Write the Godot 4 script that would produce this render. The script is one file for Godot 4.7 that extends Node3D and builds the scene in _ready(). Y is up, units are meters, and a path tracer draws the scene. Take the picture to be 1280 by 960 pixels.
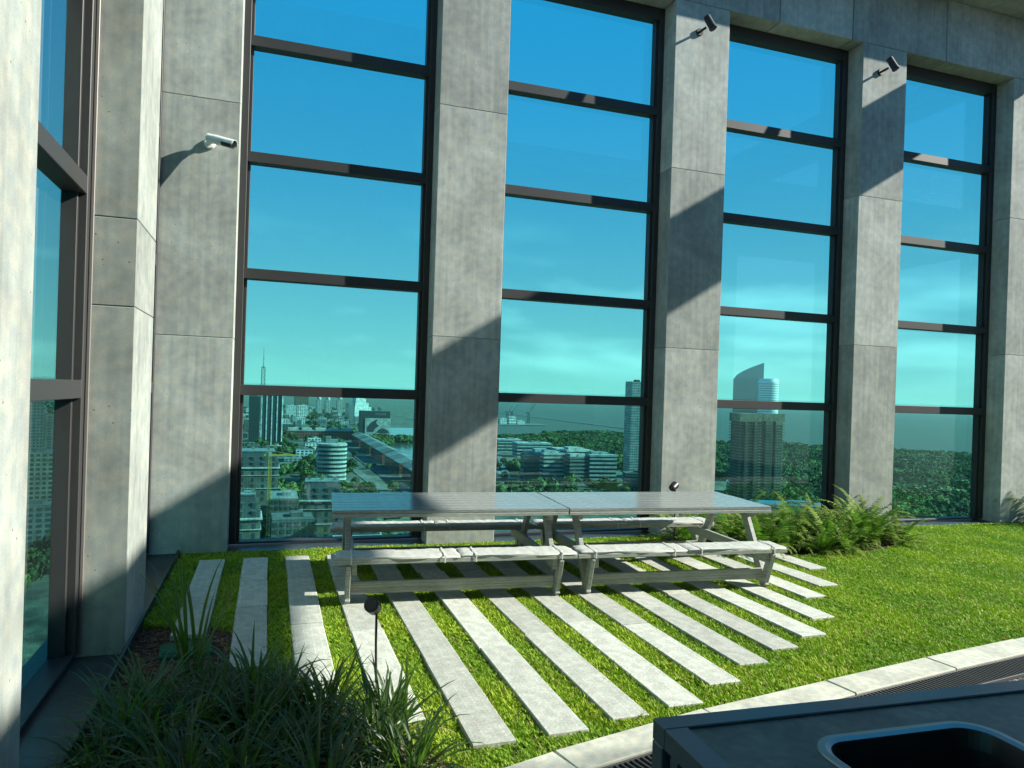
extends Node3D
# A planted roof terrace behind a tall concrete window wall, high above a port city.

# ---------------------------------------------------------------- geometry helper
class Geo:
	var v := PackedVector3Array()
	var n := PackedVector3Array()
	var c := PackedColorArray()
	var uv := PackedVector2Array()
	var with_uv := false
	var with_color := false
	var cc := Color.WHITE

	func tri(a: Vector3, b: Vector3, d: Vector3, nn: Vector3):
		if (b - a).cross(d - a).dot(nn) > 0.0:
			v.append_array(PackedVector3Array([a, d, b]))
		else:
			v.append_array(PackedVector3Array([a, b, d]))
		n.append_array(PackedVector3Array([nn, nn, nn]))
		if with_color:
			c.append_array(PackedColorArray([cc, cc, cc]))

	func quad(a: Vector3, b: Vector3, d: Vector3, e: Vector3, nn := Vector3.ZERO):
		if nn == Vector3.ZERO:
			nn = (d - a).cross(e - b).normalized()
		tri(a, b, d, nn)
		tri(a, d, e, nn)

	func tri_s(a, b, d, na, nb, nd):
		if (b - a).cross(d - a).dot(na + nb + nd) > 0.0:
			v.append_array(PackedVector3Array([a, d, b]))
			n.append_array(PackedVector3Array([na, nd, nb]))
		else:
			v.append_array(PackedVector3Array([a, b, d]))
			n.append_array(PackedVector3Array([na, nb, nd]))
		if with_color:
			c.append_array(PackedColorArray([cc, cc, cc]))

	func quad_s(a, b, d, e, na, nb, nd, ne):
		tri_s(a, b, d, na, nb, nd)
		tri_s(a, d, e, na, nd, ne)

	func box(at: Vector3, s: Vector3, bev := 0.0, b := Basis()):
		var h := s / 2.0
		var axes := [b.x.normalized(), b.y.normalized(), b.z.normalized()]
		var hs := [h.x, h.y, h.z]
		var k := minf(bev, minf(h.x, minf(h.y, h.z)) * 0.95)
		for i in 3:
			var j := (i + 1) % 3
			var l := (i + 2) % 3
			for sg: float in [-1.0, 1.0]:
				var o: Vector3 = at + axes[i] * (hs[i] * sg)
				var u: Vector3 = axes[j] * (hs[j] - k)
				var w: Vector3 = axes[l] * (hs[l] - k)
				quad(o - u - w, o + u - w, o + u + w, o - u + w, axes[i] * sg)
		if k > 0.0:
			for i in 3:
				var j := (i + 1) % 3
				var l := (i + 2) % 3
				for sj: float in [-1.0, 1.0]:
					for sl: float in [-1.0, 1.0]:
						var e: Vector3 = axes[i] * (hs[i] - k)
						var p1: Vector3 = at + axes[j] * (hs[j] * sj) + axes[l] * ((hs[l] - k) * sl)
						var p2: Vector3 = at + axes[j] * ((hs[j] - k) * sj) + axes[l] * (hs[l] * sl)
						quad(p1 - e, p1 + e, p2 + e, p2 - e, (axes[j] * sj + axes[l] * sl).normalized())
			for sx: float in [-1.0, 1.0]:
				for sy: float in [-1.0, 1.0]:
					for sz: float in [-1.0, 1.0]:
						var q: Vector3 = at + axes[0] * (hs[0] - k) * sx + axes[1] * (hs[1] - k) * sy + axes[2] * (hs[2] - k) * sz
						tri(q + axes[0] * k * sx, q + axes[1] * k * sy, q + axes[2] * k * sz, (axes[0] * sx + axes[1] * sy + axes[2] * sz).normalized())

	# a bar of rectangular section from p to q; across is the direction of its width
	func bar(p: Vector3, q: Vector3, wide: float, thick: float, across: Vector3, bev := 0.0):
		var d := (q - p).normalized()
		var t := d.cross(across).normalized()
		var a := t.cross(d).normalized()
		box((p + q) / 2.0, Vector3(wide, (q - p).length(), thick), bev, Basis(a, d, t))

	func tube(pts: Array, radii: Array, sides := 8, caps := true):
		var rings := []
		var norms := []
		for i in pts.size():
			var d: Vector3 = (pts[mini(i + 1, pts.size() - 1)] - pts[maxi(i - 1, 0)]).normalized()
			var u := d.cross(Vector3.UP if absf(d.y) < 0.9 else Vector3.RIGHT).normalized()
			var w := d.cross(u).normalized()
			var ring := []
			var nor := []
			for k in sides:
				var a := TAU * k / sides
				var o := u * cos(a) + w * sin(a)
				ring.append(pts[i] + o * radii[i])
				nor.append(o)
			rings.append(ring)
			norms.append(nor)
		for i in pts.size() - 1:
			for k in sides:
				var m := (k + 1) % sides
				quad_s(rings[i][k], rings[i][m], rings[i + 1][m], rings[i + 1][k], norms[i][k], norms[i][m], norms[i + 1][m], norms[i + 1][k])
		if caps:
			for e in [0, pts.size() - 1]:
				var out: Vector3 = (pts[0] - pts[1]).normalized() if e == 0 else (pts[e] - pts[e - 1]).normalized()
				for k in sides:
					tri(pts[e], rings[e][k], rings[e][(k + 1) % sides], out)

	# profile: array of (radius, height) about the y axis of xf
	func lathe(profile: Array, sides: int, xf := Transform3D()):
		for i in profile.size() - 1:
			var p: Vector2 = profile[i]
			var q: Vector2 = profile[i + 1]
			var nn := Vector2(q.y - p.y, p.x - q.x).normalized()
			for k in sides:
				var a := TAU * k / sides
				var b := TAU * (k + 1) / sides
				var ua := Vector3(cos(a), 0, sin(a))
				var ub := Vector3(cos(b), 0, sin(b))
				var up := Vector3.UP
				quad_s(xf * (ua * p.x + up * p.y), xf * (ub * p.x + up * p.y), xf * (ub * q.x + up * q.y), xf * (ua * q.x + up * q.y),
					(xf.basis * (ua * nn.x + up * nn.y)).normalized(), (xf.basis * (ub * nn.x + up * nn.y)).normalized(), (xf.basis * (ub * nn.x + up * nn.y)).normalized(), (xf.basis * (ua * nn.x + up * nn.y)).normalized())

	# polygon in the XZ plane raised from y0 to y1
	func prism(poly: PackedVector2Array, y0: float, y1: float, bottom := true):
		var idx := Geometry2D.triangulate_polygon(poly)
		for i in range(0, idx.size(), 3):
			var a := poly[idx[i]]
			var b := poly[idx[i + 1]]
			var d := poly[idx[i + 2]]
			tri(Vector3(a.x, y1, a.y), Vector3(b.x, y1, b.y), Vector3(d.x, y1, d.y), Vector3.UP)
			if bottom:
				tri(Vector3(a.x, y0, a.y), Vector3(b.x, y0, b.y), Vector3(d.x, y0, d.y), Vector3.DOWN)
		if y1 - y0 < 0.0001:
			return
		var clock := Geometry2D.is_polygon_clockwise(poly)
		for i in poly.size():
			var a := poly[i]
			var b := poly[(i + 1) % poly.size()]
			var d := (b - a).normalized()
			var o := Vector2(d.y, -d.x) if not clock else Vector2(-d.y, d.x)
			quad(Vector3(a.x, y0, a.y), Vector3(b.x, y0, b.y), Vector3(b.x, y1, b.y), Vector3(a.x, y1, a.y), Vector3(o.x, 0, o.y))

	# a leaf or blade: points along its middle, half widths, the sideways direction
	func blade(pts: Array, half: Array, side: Vector3, fold := 0.0):
		for i in pts.size() - 1:
			var d: Vector3 = (pts[i + 1] - pts[i]).normalized()
			var nn := side.cross(d).normalized()
			if nn.y < 0:
				nn = -nn
			var a: Vector3 = pts[i]
			var b: Vector3 = pts[i + 1]
			if fold > 0.0:
				for sg: float in [-1.0, 1.0]:
					var a2: Vector3 = a + side * (half[i] * sg) + nn * (half[i] * fold)
					var b2: Vector3 = b + side * (half[i + 1] * sg) + nn * (half[i + 1] * fold)
					var fn := (nn - side * sg * fold).normalized()
					tri(a, a2, b2, fn)
					if half[i + 1] > 0.0003:
						tri(a, b2, b, fn)
					else:
						pass
			elif half[i + 1] < 0.0003:
				tri(a - side * half[i], a + side * half[i], b, nn)
			else:
				quad(a - side * half[i], a + side * half[i], b + side * half[i + 1], b - side * half[i + 1], nn)

	func mesh() -> ArrayMesh:
		var arr := []
		arr.resize(Mesh.ARRAY_MAX)
		arr[Mesh.ARRAY_VERTEX] = v
		arr[Mesh.ARRAY_NORMAL] = n
		if with_color:
			arr[Mesh.ARRAY_COLOR] = c
		if with_uv and uv.size() == v.size():
			arr[Mesh.ARRAY_TEX_UV] = uv
		var m := ArrayMesh.new()
		m.add_surface_from_arrays(Mesh.PRIMITIVE_TRIANGLES, arr)
		return m

# ---------------------------------------------------------------- scene helpers
var M := {}
var taken := {}
var rng := RandomNumberGenerator.new()

func numbered(called: String) -> String:
	if not taken.has(called):
		taken[called] = 0
		return called
	taken[called] += 1
	return "%s_%03d" % [called, taken[called]]

func obj(called: String, g, m: Material, parent: Node = self, at := Vector3.ZERO) -> MeshInstance3D:
	var o := MeshInstance3D.new()
	o.mesh = g.mesh() if g is Geo else g
	o.material_override = m
	o.position = at
	o.name = numbered(called) if parent == self else called
	parent.add_child(o, true)
	return o

func node(called: String, at := Vector3.ZERO, turn := 0.0, parent: Node = self) -> Node3D:
	var o := Node3D.new()
	o.name = numbered(called) if parent == self else called
	parent.add_child(o, true)
	o.position = at
	o.rotation.y = turn
	return o

func tag(o: Node, label: String, category: String, group := ""):
	o.set_meta("label", label)
	o.set_meta("category", category)
	if group:
		o.set_meta("group", group)
	return o

func structure(o: Node, label := ""):
	o.set_meta("kind", "structure")
	if label:
		o.set_meta("label", label)
	return o

func stuff(o: Node, label := "", category := ""):
	o.set_meta("kind", "stuff")
	if label:
		o.set_meta("label", label)
	if category:
		o.set_meta("category", category)
	return o

func copy(o: Node3D, label: String) -> Node3D:
	var called: String = String(o.name)
	if called.length() > 4 and called[called.length() - 4] == "_" and called.right(3).is_valid_int():
		called = called.left(called.length() - 4)
	var d: Node3D = o.duplicate()
	d.name = numbered(called)
	add_child(d)
	d.set_meta("label", label)
	return d

func lin(r: float, g: float, b: float, a := 1.0) -> Color:
	var k := Color(r, g, b).linear_to_srgb()
	k.a = a
	return k

func mat(color: Color, rough := 0.8, metal := 0.0, spec := 0.5) -> StandardMaterial3D:
	var m := StandardMaterial3D.new()
	m.albedo_color = color
	m.roughness = rough
	m.metallic = metal
	m.metallic_specular = spec
	return m

func noise(kind: int, freq: float, octaves: int, s: int) -> FastNoiseLite:
	var f := FastNoiseLite.new()
	f.noise_type = kind
	f.frequency = freq
	f.seed = s
	f.fractal_type = FastNoiseLite.FRACTAL_FBM if octaves > 1 else FastNoiseLite.FRACTAL_NONE
	f.fractal_octaves = octaves
	return f

func field(f: FastNoiseLite, w: int, h: int) -> PackedByteArray:
	var im := f.get_seamless_image(w, h)
	im.convert(Image.FORMAT_L8)
	return im.get_data()

func grey_field(f: FastNoiseLite, w: int, h: int, w2: int, h2: int) -> PackedByteArray:
	var im := f.get_seamless_image(w, h)
	im.convert(Image.FORMAT_L8)
	im.resize(w2, h2, Image.INTERPOLATE_CUBIC)
	return im.get_data()

func image_tex(data: PackedByteArray, w: int, h: int, fmt: int) -> ImageTexture:
	var im := Image.create_from_data(w, h, false, fmt, data)
	im.generate_mipmaps()
	return ImageTexture.create_from_image(im)

# mottled, streaked, pitted cast concrete; returns [colour, height]
func concrete_textures(s: int, base: Color, cloud: float, streak: float, grain: float, pits: bool) -> Array:
	var w := 1024
	var a := field(noise(FastNoiseLite.TYPE_SIMPLEX, 0.0035, 5, s), w, w)
	var b := field(noise(FastNoiseLite.TYPE_SIMPLEX, 0.019, 4, s + 1), w, w)
	var f := field(noise(FastNoiseLite.TYPE_SIMPLEX, 0.22, 2, s + 2), w, w)
	var st := grey_field(noise(FastNoiseLite.TYPE_SIMPLEX, 0.03, 3, s + 3), w, 32, w, w)
	var ce := noise(FastNoiseLite.TYPE_CELLULAR, 0.03, 1, s + 4)
	ce.cellular_return_type = FastNoiseLite.RETURN_DISTANCE
	var cim := ce.get_seamless_image(w, w, false, false, 0.1, false)
	cim.convert(Image.FORMAT_L8)
	var p := cim.get_data()
	var rgb := PackedByteArray()
	rgb.resize(w * w * 3)
	var hgt := PackedByteArray()
	hgt.resize(w * w)
	var r0 := base.r * 255.0
	var g0 := base.g * 255.0
	var b0 := base.b * 255.0
	for i in w * w:
		var k := 1.0 + cloud * (a[i] - 128) / 128.0 + cloud * 0.7 * (b[i] - 128) / 128.0 + streak * (st[i] - 128) / 128.0 + grain * (f[i] - 128) / 128.0
		var h := 150 + int((b[i] - 128) * 0.18 + (f[i] - 128) * 0.2)
		if pits and p[i] < 6 and a[i] > 160 and b[i] > 128:
			k *= 0.55
			h = 20
		var warm := (b[i] - 128) / 128.0 * 0.03
		rgb[i * 3] = clampi(int(r0 * k * (1.0 + warm)), 0, 255)
		rgb[i * 3 + 1] = clampi(int(g0 * k), 0, 255)
		rgb[i * 3 + 2] = clampi(int(b0 * k * (1.0 - warm)), 0, 255)
		hgt[i] = clampi(h, 0, 255)
	return [image_tex(rgb, w, w, Image.FORMAT_RGB8), image_tex(hgt, w, w, Image.FORMAT_L8)]

# pale concrete with the faint lengthwise marks of its boarded mould
func lined_textures() -> Array:
	var w := 1024
	var a := field(noise(FastNoiseLite.TYPE_SIMPLEX, 0.006, 5, 301), w, w)
	var b := field(noise(FastNoiseLite.TYPE_SIMPLEX, 0.03, 3, 302), w, w)
	var f := field(noise(FastNoiseLite.TYPE_SIMPLEX, 0.25, 2, 303), w, w)
	var rgb := PackedByteArray()
	rgb.resize(w * w * 3)
	var hgt := PackedByteArray()
	hgt.resize(w * w)
	var lines := PackedFloat32Array()
	lines.resize(w)
	for x in w:
		var p := fmod(x / float(w) * 0.847, 0.4235)
		var v := 0.0
		for at: float in [0.022, 0.083, 0.142, 0.198, 0.236]:
			v = maxf(v, 1.0 - absf(p - at) / 0.006)
		lines[x] = v
	var base := lin(0.455, 0.475, 0.42)
	for i in w * w:
		var l := lines[i % w]
		var k := 1.0 + 0.09 * (a[i] - 128) / 128.0 + 0.08 * (b[i] - 128) / 128.0 + 0.05 * (f[i] - 128) / 128.0 + 0.1 * l * clampf((b[i] - 60) / 90.0, 0.0, 1.0)
		rgb[i * 3] = clampi(int(base.r * 255 * k), 0, 255)
		rgb[i * 3 + 1] = clampi(int(base.g * 255 * k), 0, 255)
		rgb[i * 3 + 2] = clampi(int(base.b * 255 * k), 0, 255)
		hgt[i] = clampi(130 + int((b[i] - 128) * 0.2 + (f[i] - 128) * 0.2 + 60 * l), 0, 255)
	return [image_tex(rgb, w, w, Image.FORMAT_RGB8), image_tex(hgt, w, w, Image.FORMAT_L8)]

func textured(t: Array, metres: float, rough: float, relief := 0.0, tint := Color.WHITE, shift := Vector3.ZERO) -> StandardMaterial3D:
	var m := mat(tint, rough)
	m.albedo_texture = t[0]
	m.uv1_triplanar = true
	m.uv1_world_triplanar = true
	m.uv1_scale = Vector3.ONE / metres
	m.uv1_offset = shift
	if relief > 0.0:
		m.heightmap_enabled = true
		m.heightmap_texture = t[1]
		m.heightmap_scale = relief
	return m

# wood or metal with streaks along local x; colour only
func streaked(s: int, base: Color, amount: float, scale: Vector3, rough: float) -> StandardMaterial3D:
	var w := 256
	var st := grey_field(noise(FastNoiseLite.TYPE_SIMPLEX, 0.03, 3, s), 32, w, w, w)
	var f := field(noise(FastNoiseLite.TYPE_SIMPLEX, 0.05, 3, s + 1), w, w)
	var rgb := PackedByteArray()
	rgb.resize(w * w * 3)
	for i in w * w:
		var k := 1.0 + amount * (st[i] - 128) / 128.0 + amount * 0.7 * (f[i] - 128) / 128.0
		rgb[i * 3] = clampi(int(base.r * 255 * k), 0, 255)
		rgb[i * 3 + 1] = clampi(int(base.g * 255 * k), 0, 255)
		rgb[i * 3 + 2] = clampi(int(base.b * 255 * k), 0, 255)
	var m := mat(Color.WHITE, rough)
	m.albedo_texture = image_tex(rgb, w, w, Image.FORMAT_RGB8)
	m.uv1_triplanar = true
	m.uv1_scale = scale
	return m

func make_materials():
	var ct := concrete_textures(11, lin(0.385, 0.418, 0.388), 0.09, 0.055, 0.045, true)
	for k in 4:
		var tone: float = [1.0, 0.92, 0.97, 0.89][k]
		M["concrete%d" % k] = textured(ct, 3.1, 0.85, 0.12, Color(tone, tone, tone), Vector3(0.13, 0.31, 0.57) * (k + 1))
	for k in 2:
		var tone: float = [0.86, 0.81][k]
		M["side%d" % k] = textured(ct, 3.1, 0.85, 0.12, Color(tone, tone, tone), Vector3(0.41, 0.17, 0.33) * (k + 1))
	var sl := concrete_textures(57, lin(0.455, 0.475, 0.42), 0.10, 0.0, 0.05, false)
	var ln := lined_textures()
	for k in 3:
		var tone: float = [1.0, 0.95, 0.9][k]
		M["slab%d" % k] = textured(ln, 0.847, 0.85, 0.1, Color(tone, tone, tone), Vector3(0.7497, 0.3 * k, 0.37 * k))
	M.kerb = textured(sl, 1.7, 0.85, 0.25, Color(1.0, 0.99, 0.97))
	M.frame = mat(lin(0.032, 0.033, 0.034), 0.5, 0.0, 0.5)
	M.trim = mat(lin(0.21, 0.2, 0.19), 0.5, 0.3)
	M.ledge = textured(sl, 2.0, 0.42, 0.0, lin(0.075, 0.1, 0.12))
	M.glass = mat(lin(0.32, 1.0, 0.93, 0.0), 0.0, 0.0, 0.45)
	M.glass.refraction_enabled = true
	M.glass.refraction_scale = 0.05
	M.table = streaked(71, lin(0.31, 0.335, 0.305), 0.14, Vector3(0.7, 6, 6), 0.5)
	M.tabletop = streaked(75, lin(0.24, 0.265, 0.255), 0.16, Vector3(0.7, 6, 6), 0.2)
	M.fabric = textured(concrete_textures(91, lin(0.42, 0.44, 0.41), 0.06, 0.02, 0.06, false), 0.35, 0.95, 0.05)
	M.strap = mat(lin(0.6, 0.6, 0.57), 0.8)
	M.soil = textured(concrete_textures(33, lin(0.045, 0.032, 0.02), 0.4, 0.0, 0.5, false), 0.7, 1.0, 1.2)
	M.bark = mat(lin(0.085, 0.05, 0.03), 0.95)
	M.bark.vertex_color_use_as_albedo = true
	M.grass = mat(Color.WHITE, 0.55, 0.0, 0.28)
	M.grass.vertex_color_use_as_albedo = true
	M.grass.backlight_enabled = true
	M.grass.backlight = Color(0.6, 0.75, 0.25)
	M.strapleaf = mat(lin(0.026, 0.052, 0.015), 0.4, 0.0, 0.45)
	M.strapleaf.backlight_enabled = true
	M.strapleaf.backlight = Color(0.35, 0.5, 0.15)
	M.strapleaf2 = mat(lin(0.036, 0.065, 0.02), 0.42, 0.0, 0.45)
	M.strapleaf2.backlight_enabled = true
	M.strapleaf2.backlight = Color(0.35, 0.5, 0.15)
	M.dryleaf = mat(lin(0.3, 0.25, 0.15), 0.8)
	M.fern = mat(lin(0.15, 0.215, 0.032), 0.65, 0.0, 0.22)
	M.fern.backlight_enabled = true
	M.fern.backlight = Color(0.28, 0.46, 0.12)
	M.fern2 = mat(lin(0.1, 0.155, 0.026), 0.65, 0.0, 0.22)
	M.fern2.backlight_enabled = true
	M.fern2.backlight = Color(0.25, 0.42, 0.12)
	M.stem = mat(lin(0.07, 0.1, 0.02), 0.7)
	M.black = mat(lin(0.012, 0.012, 0.013), 0.4)
	M.blacksoft = mat(lin(0.02, 0.02, 0.022), 0.6)
	M.white = mat(lin(0.75, 0.75, 0.73), 0.35)
	M.lens = mat(lin(0.01, 0.01, 0.012), 0.06)
	M.counterframe = mat(lin(0.1, 0.125, 0.145), 0.35, 0.2)
	M.counterpanel = textured(concrete_textures(131, lin(0.1, 0.104, 0.085), 0.2, 0.0, 0.06, false), 1.1, 0.45, 0.03)
	M.steel = mat(lin(0.3, 0.31, 0.3), 0.42, 1.0)
	M.darksteel = mat(lin(0.05, 0.055, 0.055), 0.35, 0.5)
	M.grate = mat(lin(0.07, 0.075, 0.075), 0.6, 0.0, 0.3)
	M.lid = mat(lin(0.02, 0.1, 0.06), 0.7, 0.0, 0.2)
	M.pebble = mat(Color.WHITE, 0.8)
	M.pebble.vertex_color_use_as_albedo = true

# ---------------------------------------------------------------- the terrace
const ZF := -8.55        # front face of the window wall's columns
const ZM := -8.84        # front face of its window frames
const ZG := -8.99        # its glass
const XF := -0.89        # face of the side wall's columns

func kerb_z(x: float) -> float:
	var pts := [Vector2(-1.5, -2.5), Vector2(0.0, -2.95), Vector2(0.6, -3.2), Vector2(1.2, -3.37), Vector2(2.5, -3.67), Vector2(3.61, -3.85), Vector2(4.64, -4.01), Vector2(5.84, -4.17), Vector2(7.5, -4.36), Vector2(10, -4.6), Vector2(14, -4.85)]
	for i in pts.size() - 1:
		if x <= pts[i + 1].x:
			return lerpf(pts[i].y, pts[i + 1].y, (x - pts[i].x) / (pts[i + 1].x - pts[i].x))
	return -4.85

func slab_left(i: int) -> float:
	return -0.635 + 0.4235 * i

const SLAB_W := 0.245
const SLAB_NEAR := [-5.72, -5.0, -4.33, -3.95, -3.6, -3.62, -3.7, -3.77, -3.99, -4.24, -4.44, -4.62, -4.98, -5.55, -5.85, -6.48]
const SLAB_FAR := [-8.1, -8.12, -8.14, -8.12, -8.12, -8.12, -8.12, -8.12, -8.12, -8.12, -8.1, -8.1, -8.0, -7.9, -7.6, -7.25]

func bed_edge(z: float) -> float:      # planting bed lies left of this x
	var pts := [Vector2(-6.05, -0.9), Vector2(-5.9, -0.3), Vector2(-5.55, -0.1), Vector2(-4.9, 0.05), Vector2(-4.45, 0.42), Vector2(-4.1, 0.6), Vector2(-3.45, 0.92), Vector2(-2.9, 1.0), Vector2(-2.0, 1.0)]
	if z < -6.05:
		return -9.0
	for i in pts.size() - 1:
		if z <= pts[i + 1].x:
			return lerpf(pts[i].y, pts[i + 1].y, (z - pts[i].x) / (pts[i + 1].x - pts[i].x))
	return 1.0

# a stack of cast lifts with recessed joints; each lift a piece of its own
func concrete_post(called: String, parent: Node, x0: float, x1: float, z0: float, z1: float, y0: float, y1: float, joints: Array, s: int):
	var p := node(called, Vector3((x0 + x1) / 2, y0, (z0 + z1) / 2), 0, parent)
	var ys := [y0] + joints + [y1]
	for i in ys.size() - 1:
		var g := Geo.new()
		var grow := 0.0015 * ((i * 7 + s * 3) % 3)
		g.box(Vector3(0, (ys[i] + ys[i + 1]) / 2 - y0, 0), Vector3(x1 - x0 + grow, ys[i + 1] - ys[i] - 0.003, z1 - z0 + grow), 0.005)
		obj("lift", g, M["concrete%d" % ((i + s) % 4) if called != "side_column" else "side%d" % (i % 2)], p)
	return p

func window_unit(parent: Node, origin: Vector3, along: Vector3, inward: Vector3, wide: float, top: float, s: int):
	# origin: lower corner on the front plane of the frame; inward points into the terrace
	var w := node("window", origin, 0, parent)
	var up := Vector3.UP
	var b := Basis(along, up, inward)
	var face := 0.075
	var deep := 0.16
	var back := -inward
	for k in 2:
		var g := Geo.new()
		var at: Vector3 = along * (face / 2 if k == 0 else wide - face / 2)
		g.box(at + up * top / 2 + back * deep / 2, Vector3(face, top, deep), 0.004, b)
		# inner glazing bead, set back
		var sg := 1.0 if k == 0 else -1.0
		g.box(at + along * sg * (face / 2 + 0.0175) + up * top / 2 + back * (0.05 + (deep - 0.05) / 2), Vector3(0.035, top - 0.001, deep - 0.05), 0.003, b)
		obj("jamb", g, M.frame, w)
	var h := Geo.new()
	h.box(along * wide / 2 + up * (top - 0.08) + back * deep / 2, Vector3(wide - 2 * face, 0.16, deep - 0.004), 0.004, b)
	obj("head", h, M.frame, w)
	var sill := Geo.new()
	sill.box(along * wide / 2 + up * 0.012 + back * deep / 2, Vector3(wide - 2 * face, 0.024, deep - 0.004), 0.004, b)
	obj("sill", sill, M.frame, w)
	var tops := [1.84, 3.185, 4.53, 5.865]
	for y: float in tops:
		var g := Geo.new()
		g.box(along * wide / 2 + up * (y - 0.06) + back * deep / 2, Vector3(wide - 2 * face, 0.12, deep - 0.006), 0.004, b)
		obj("mullion", g, M.frame, w)
	var lows := [0.024] + tops
	for i in lows.size():
		var hi: float = (tops[i] - 0.12) if i < tops.size() else top - 0.16
		var pm := BoxMesh.new()
		pm.size = Vector3(wide - 2 * face - 0.04, hi - lows[i] + 0.02, 0.018)
		var o := obj("pane", pm, M.glass, w)
		o.basis = b
		o.position = along * wide / 2 + up * (hi + lows[i]) / 2 + back * (deep - 0.01)
	return w

func build_walls():
	# window wall, front
	var wall := node("window_wall", Vector3(0, 0, ZF))
	tag(wall, "tall grey concrete wall with four high dark-framed windows facing the view", "wall")
	var cols := [[-1.9, -0.40, [2.35, 4.95]], [1.842, 2.70, [2.5, 5.3]], [5.04, 5.885, [2.52, 4.95]], [8.225, 9.06, [2.72, 4.95]], [11.32, 12.2, [2.72, 4.95]]]
	for i in cols.size():
		var c: Array = cols[i]
		var p = concrete_post("column", wall, c[0], c[1], ZF - 0.5, ZF, -0.03, 7.225, c[2], i)
		p.position.z -= ZF
	# beam over the openings, cast in panels
	var xs := [-1.9, 0.0, 1.75, 3.4, 5.05, 6.72, 8.02, 9.85, 11.6, 13.5]
	for i in xs.size() - 1:
		var g := Geo.new()
		g.box(Vector3((xs[i] + xs[i + 1]) / 2, 7.2275 + 0.485, -0.25 - 0.001 * (i % 3)), Vector3(xs[i + 1] - xs[i] - 0.014, 0.97, 0.5), 0.008)
		obj("beam_panel", g, M["concrete%d" % ((i * 3 + 1) % 4)], wall)
	for k in 4:
		var x0: float = cols[k][1]
		var x1: float = cols[k + 1][0]
		window_unit(wall, Vector3(x0 + 0.003, 0.0, ZM - ZF), Vector3.RIGHT, Vector3.BACK, x1 - x0 - 0.006, 7.222, k)
	# side wall
	var side := node("side_wall", Vector3(XF, 0, 0))
	tag(side, "sunlit grey concrete side wall with deep dark-framed window beside the planting bed", "wall")
	var zs := [[-6.31, -5.5, [2.35, 2.95, 5.0]], [-3.28, -2.42, [3.35, 5.6]], [-0.2, 0.7, [2.4, 5.0]], [3.0, 3.9, [2.4, 5.0]]]
	for i in zs.size():
		var c: Array = zs[i]
		var p = concrete_post("side_column", side, XF - 0.42, XF, c[0], c[1], -0.03, 7.225, c[2], i + 1)
		p.position.x -= XF
		# pale aluminium corner trim between reveal and frame
		var t := Geo.new()
		t.box(Vector3(-0.272, 3.6, c[1] + 0.008), Vector3(0.022, 7.2, 0.016), 0.003)
		obj("corner_trim", t, M.trim, side)
	for i in 6:
		var g := Geo.new()
		g.box(Vector3(-0.31, 7.2275 + 0.485, -8.04 + 0.99 + i * 2.0), Vector3(0.62, 0.97, 1.985), 0.008)
		obj("beam_panel", g, M["concrete%d" % (i % 4)], side)
	var gaps := [[-8.54, -6.31], [-5.5, -3.28], [-2.42, -0.2], [0.7, 3.0]]
	for k in gaps.size():
		var z0: float = gaps[k][0]
		var z1: float = gaps[k][1]
		window_unit(side, Vector3(-0.285, 0.0, z1 - 0.02), Vector3.FORWARD, Vector3.RIGHT, z1 - z0 - 0.04, 7.222, k)
	# roof: strip along the window wall, cross beam, slab over the near part
	var roof := node("roof", Vector3(5, 8.2, -4))
	tag(roof, "shaded concrete roof soffit above the window wall", "roof")
	var g1 := Geo.new()
	g1.box(Vector3(5.8 - 5, 0.275, -8.59 + 4), Vector3(15.4, 0.55, 1.2), 0.01)
	obj("overhang", g1, M.concrete1, roof)
	var g2 := Geo.new()
	g2.box(Vector3(12.885 - 5, 0.275, -3.545 + 4), Vector3(1.27, 0.548, 8.88), 0.01)
	obj("cross_beam", g2, M.concrete2, roof)
	var g3 := Geo.new()
	g3.box(Vector3(13.0 - 5, 0.275, 4.95 + 4), Vector3(29.9, 0.546, 8.1), 0.01)
	obj("slab", g3, M.concrete3, roof)
	var g6 := Geo.new()
	g6.box(Vector3(0.65 - 5, 0.275, -1.7 + 4), Vector3(5.2, 0.546, 5.19), 0.01)
	obj("corner_slab", g6, M.concrete1, roof)
	var rail := node("roof_railing", Vector3(20, 8.746, 1.3))
	tag(rail, "pale metal railing on the roof edge, mirrored in the fourth window", "railing")
	for k in 9:
		var p := Geo.new()
		p.box(Vector3(-6.0 + k * 1.5, 0.55, 0), Vector3(0.06, 1.1, 0.06), 0.005)
		obj("post", p, M.white, rail)
	for k in 4:
		var p := Geo.new()
		p.box(Vector3(0, 0.25 + k * 0.28, -0.05), Vector3(12.1, 0.05, 0.04), 0.005)
		obj("rail", p, M.white, rail)
	# building behind the camera
	var rear := node("rear_wall", Vector3(6, 0, 3.6))
	tag(rear, "concrete wall of the building behind the viewer", "wall")
	var g4 := Geo.new()
	g4.box(Vector3(0, 4.1, 0.2), Vector3(15.6, 8.2, 0.4), 0.01)
	obj("wall", g4, M.concrete2, rear)
	var g5 := Geo.new()
	g5.box(Vector3(7.6, 4.08, -1.2), Vector3(0.4, 8.16, 2.3), 0.01)
	obj("return_wall", g5, M.concrete3, rear)
	for k in 5:
		var gl := Geo.new()
		gl.box(Vector3(-6 + k * 3, 1.5, -0.03), Vector3(2.2, 2.9, 0.05), 0.005)
		obj("door", gl, M.lens, rear)
	# the tower that carries the terrace
	var body := Geo.new()
	body.box(Vector3(6.0, -55.3, -0.1), Vector3(15.7, 109.4, 17.9), 0.02)
	structure(obj("building_base", body, M.concrete1), "concrete tower that carries the terrace")

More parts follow.
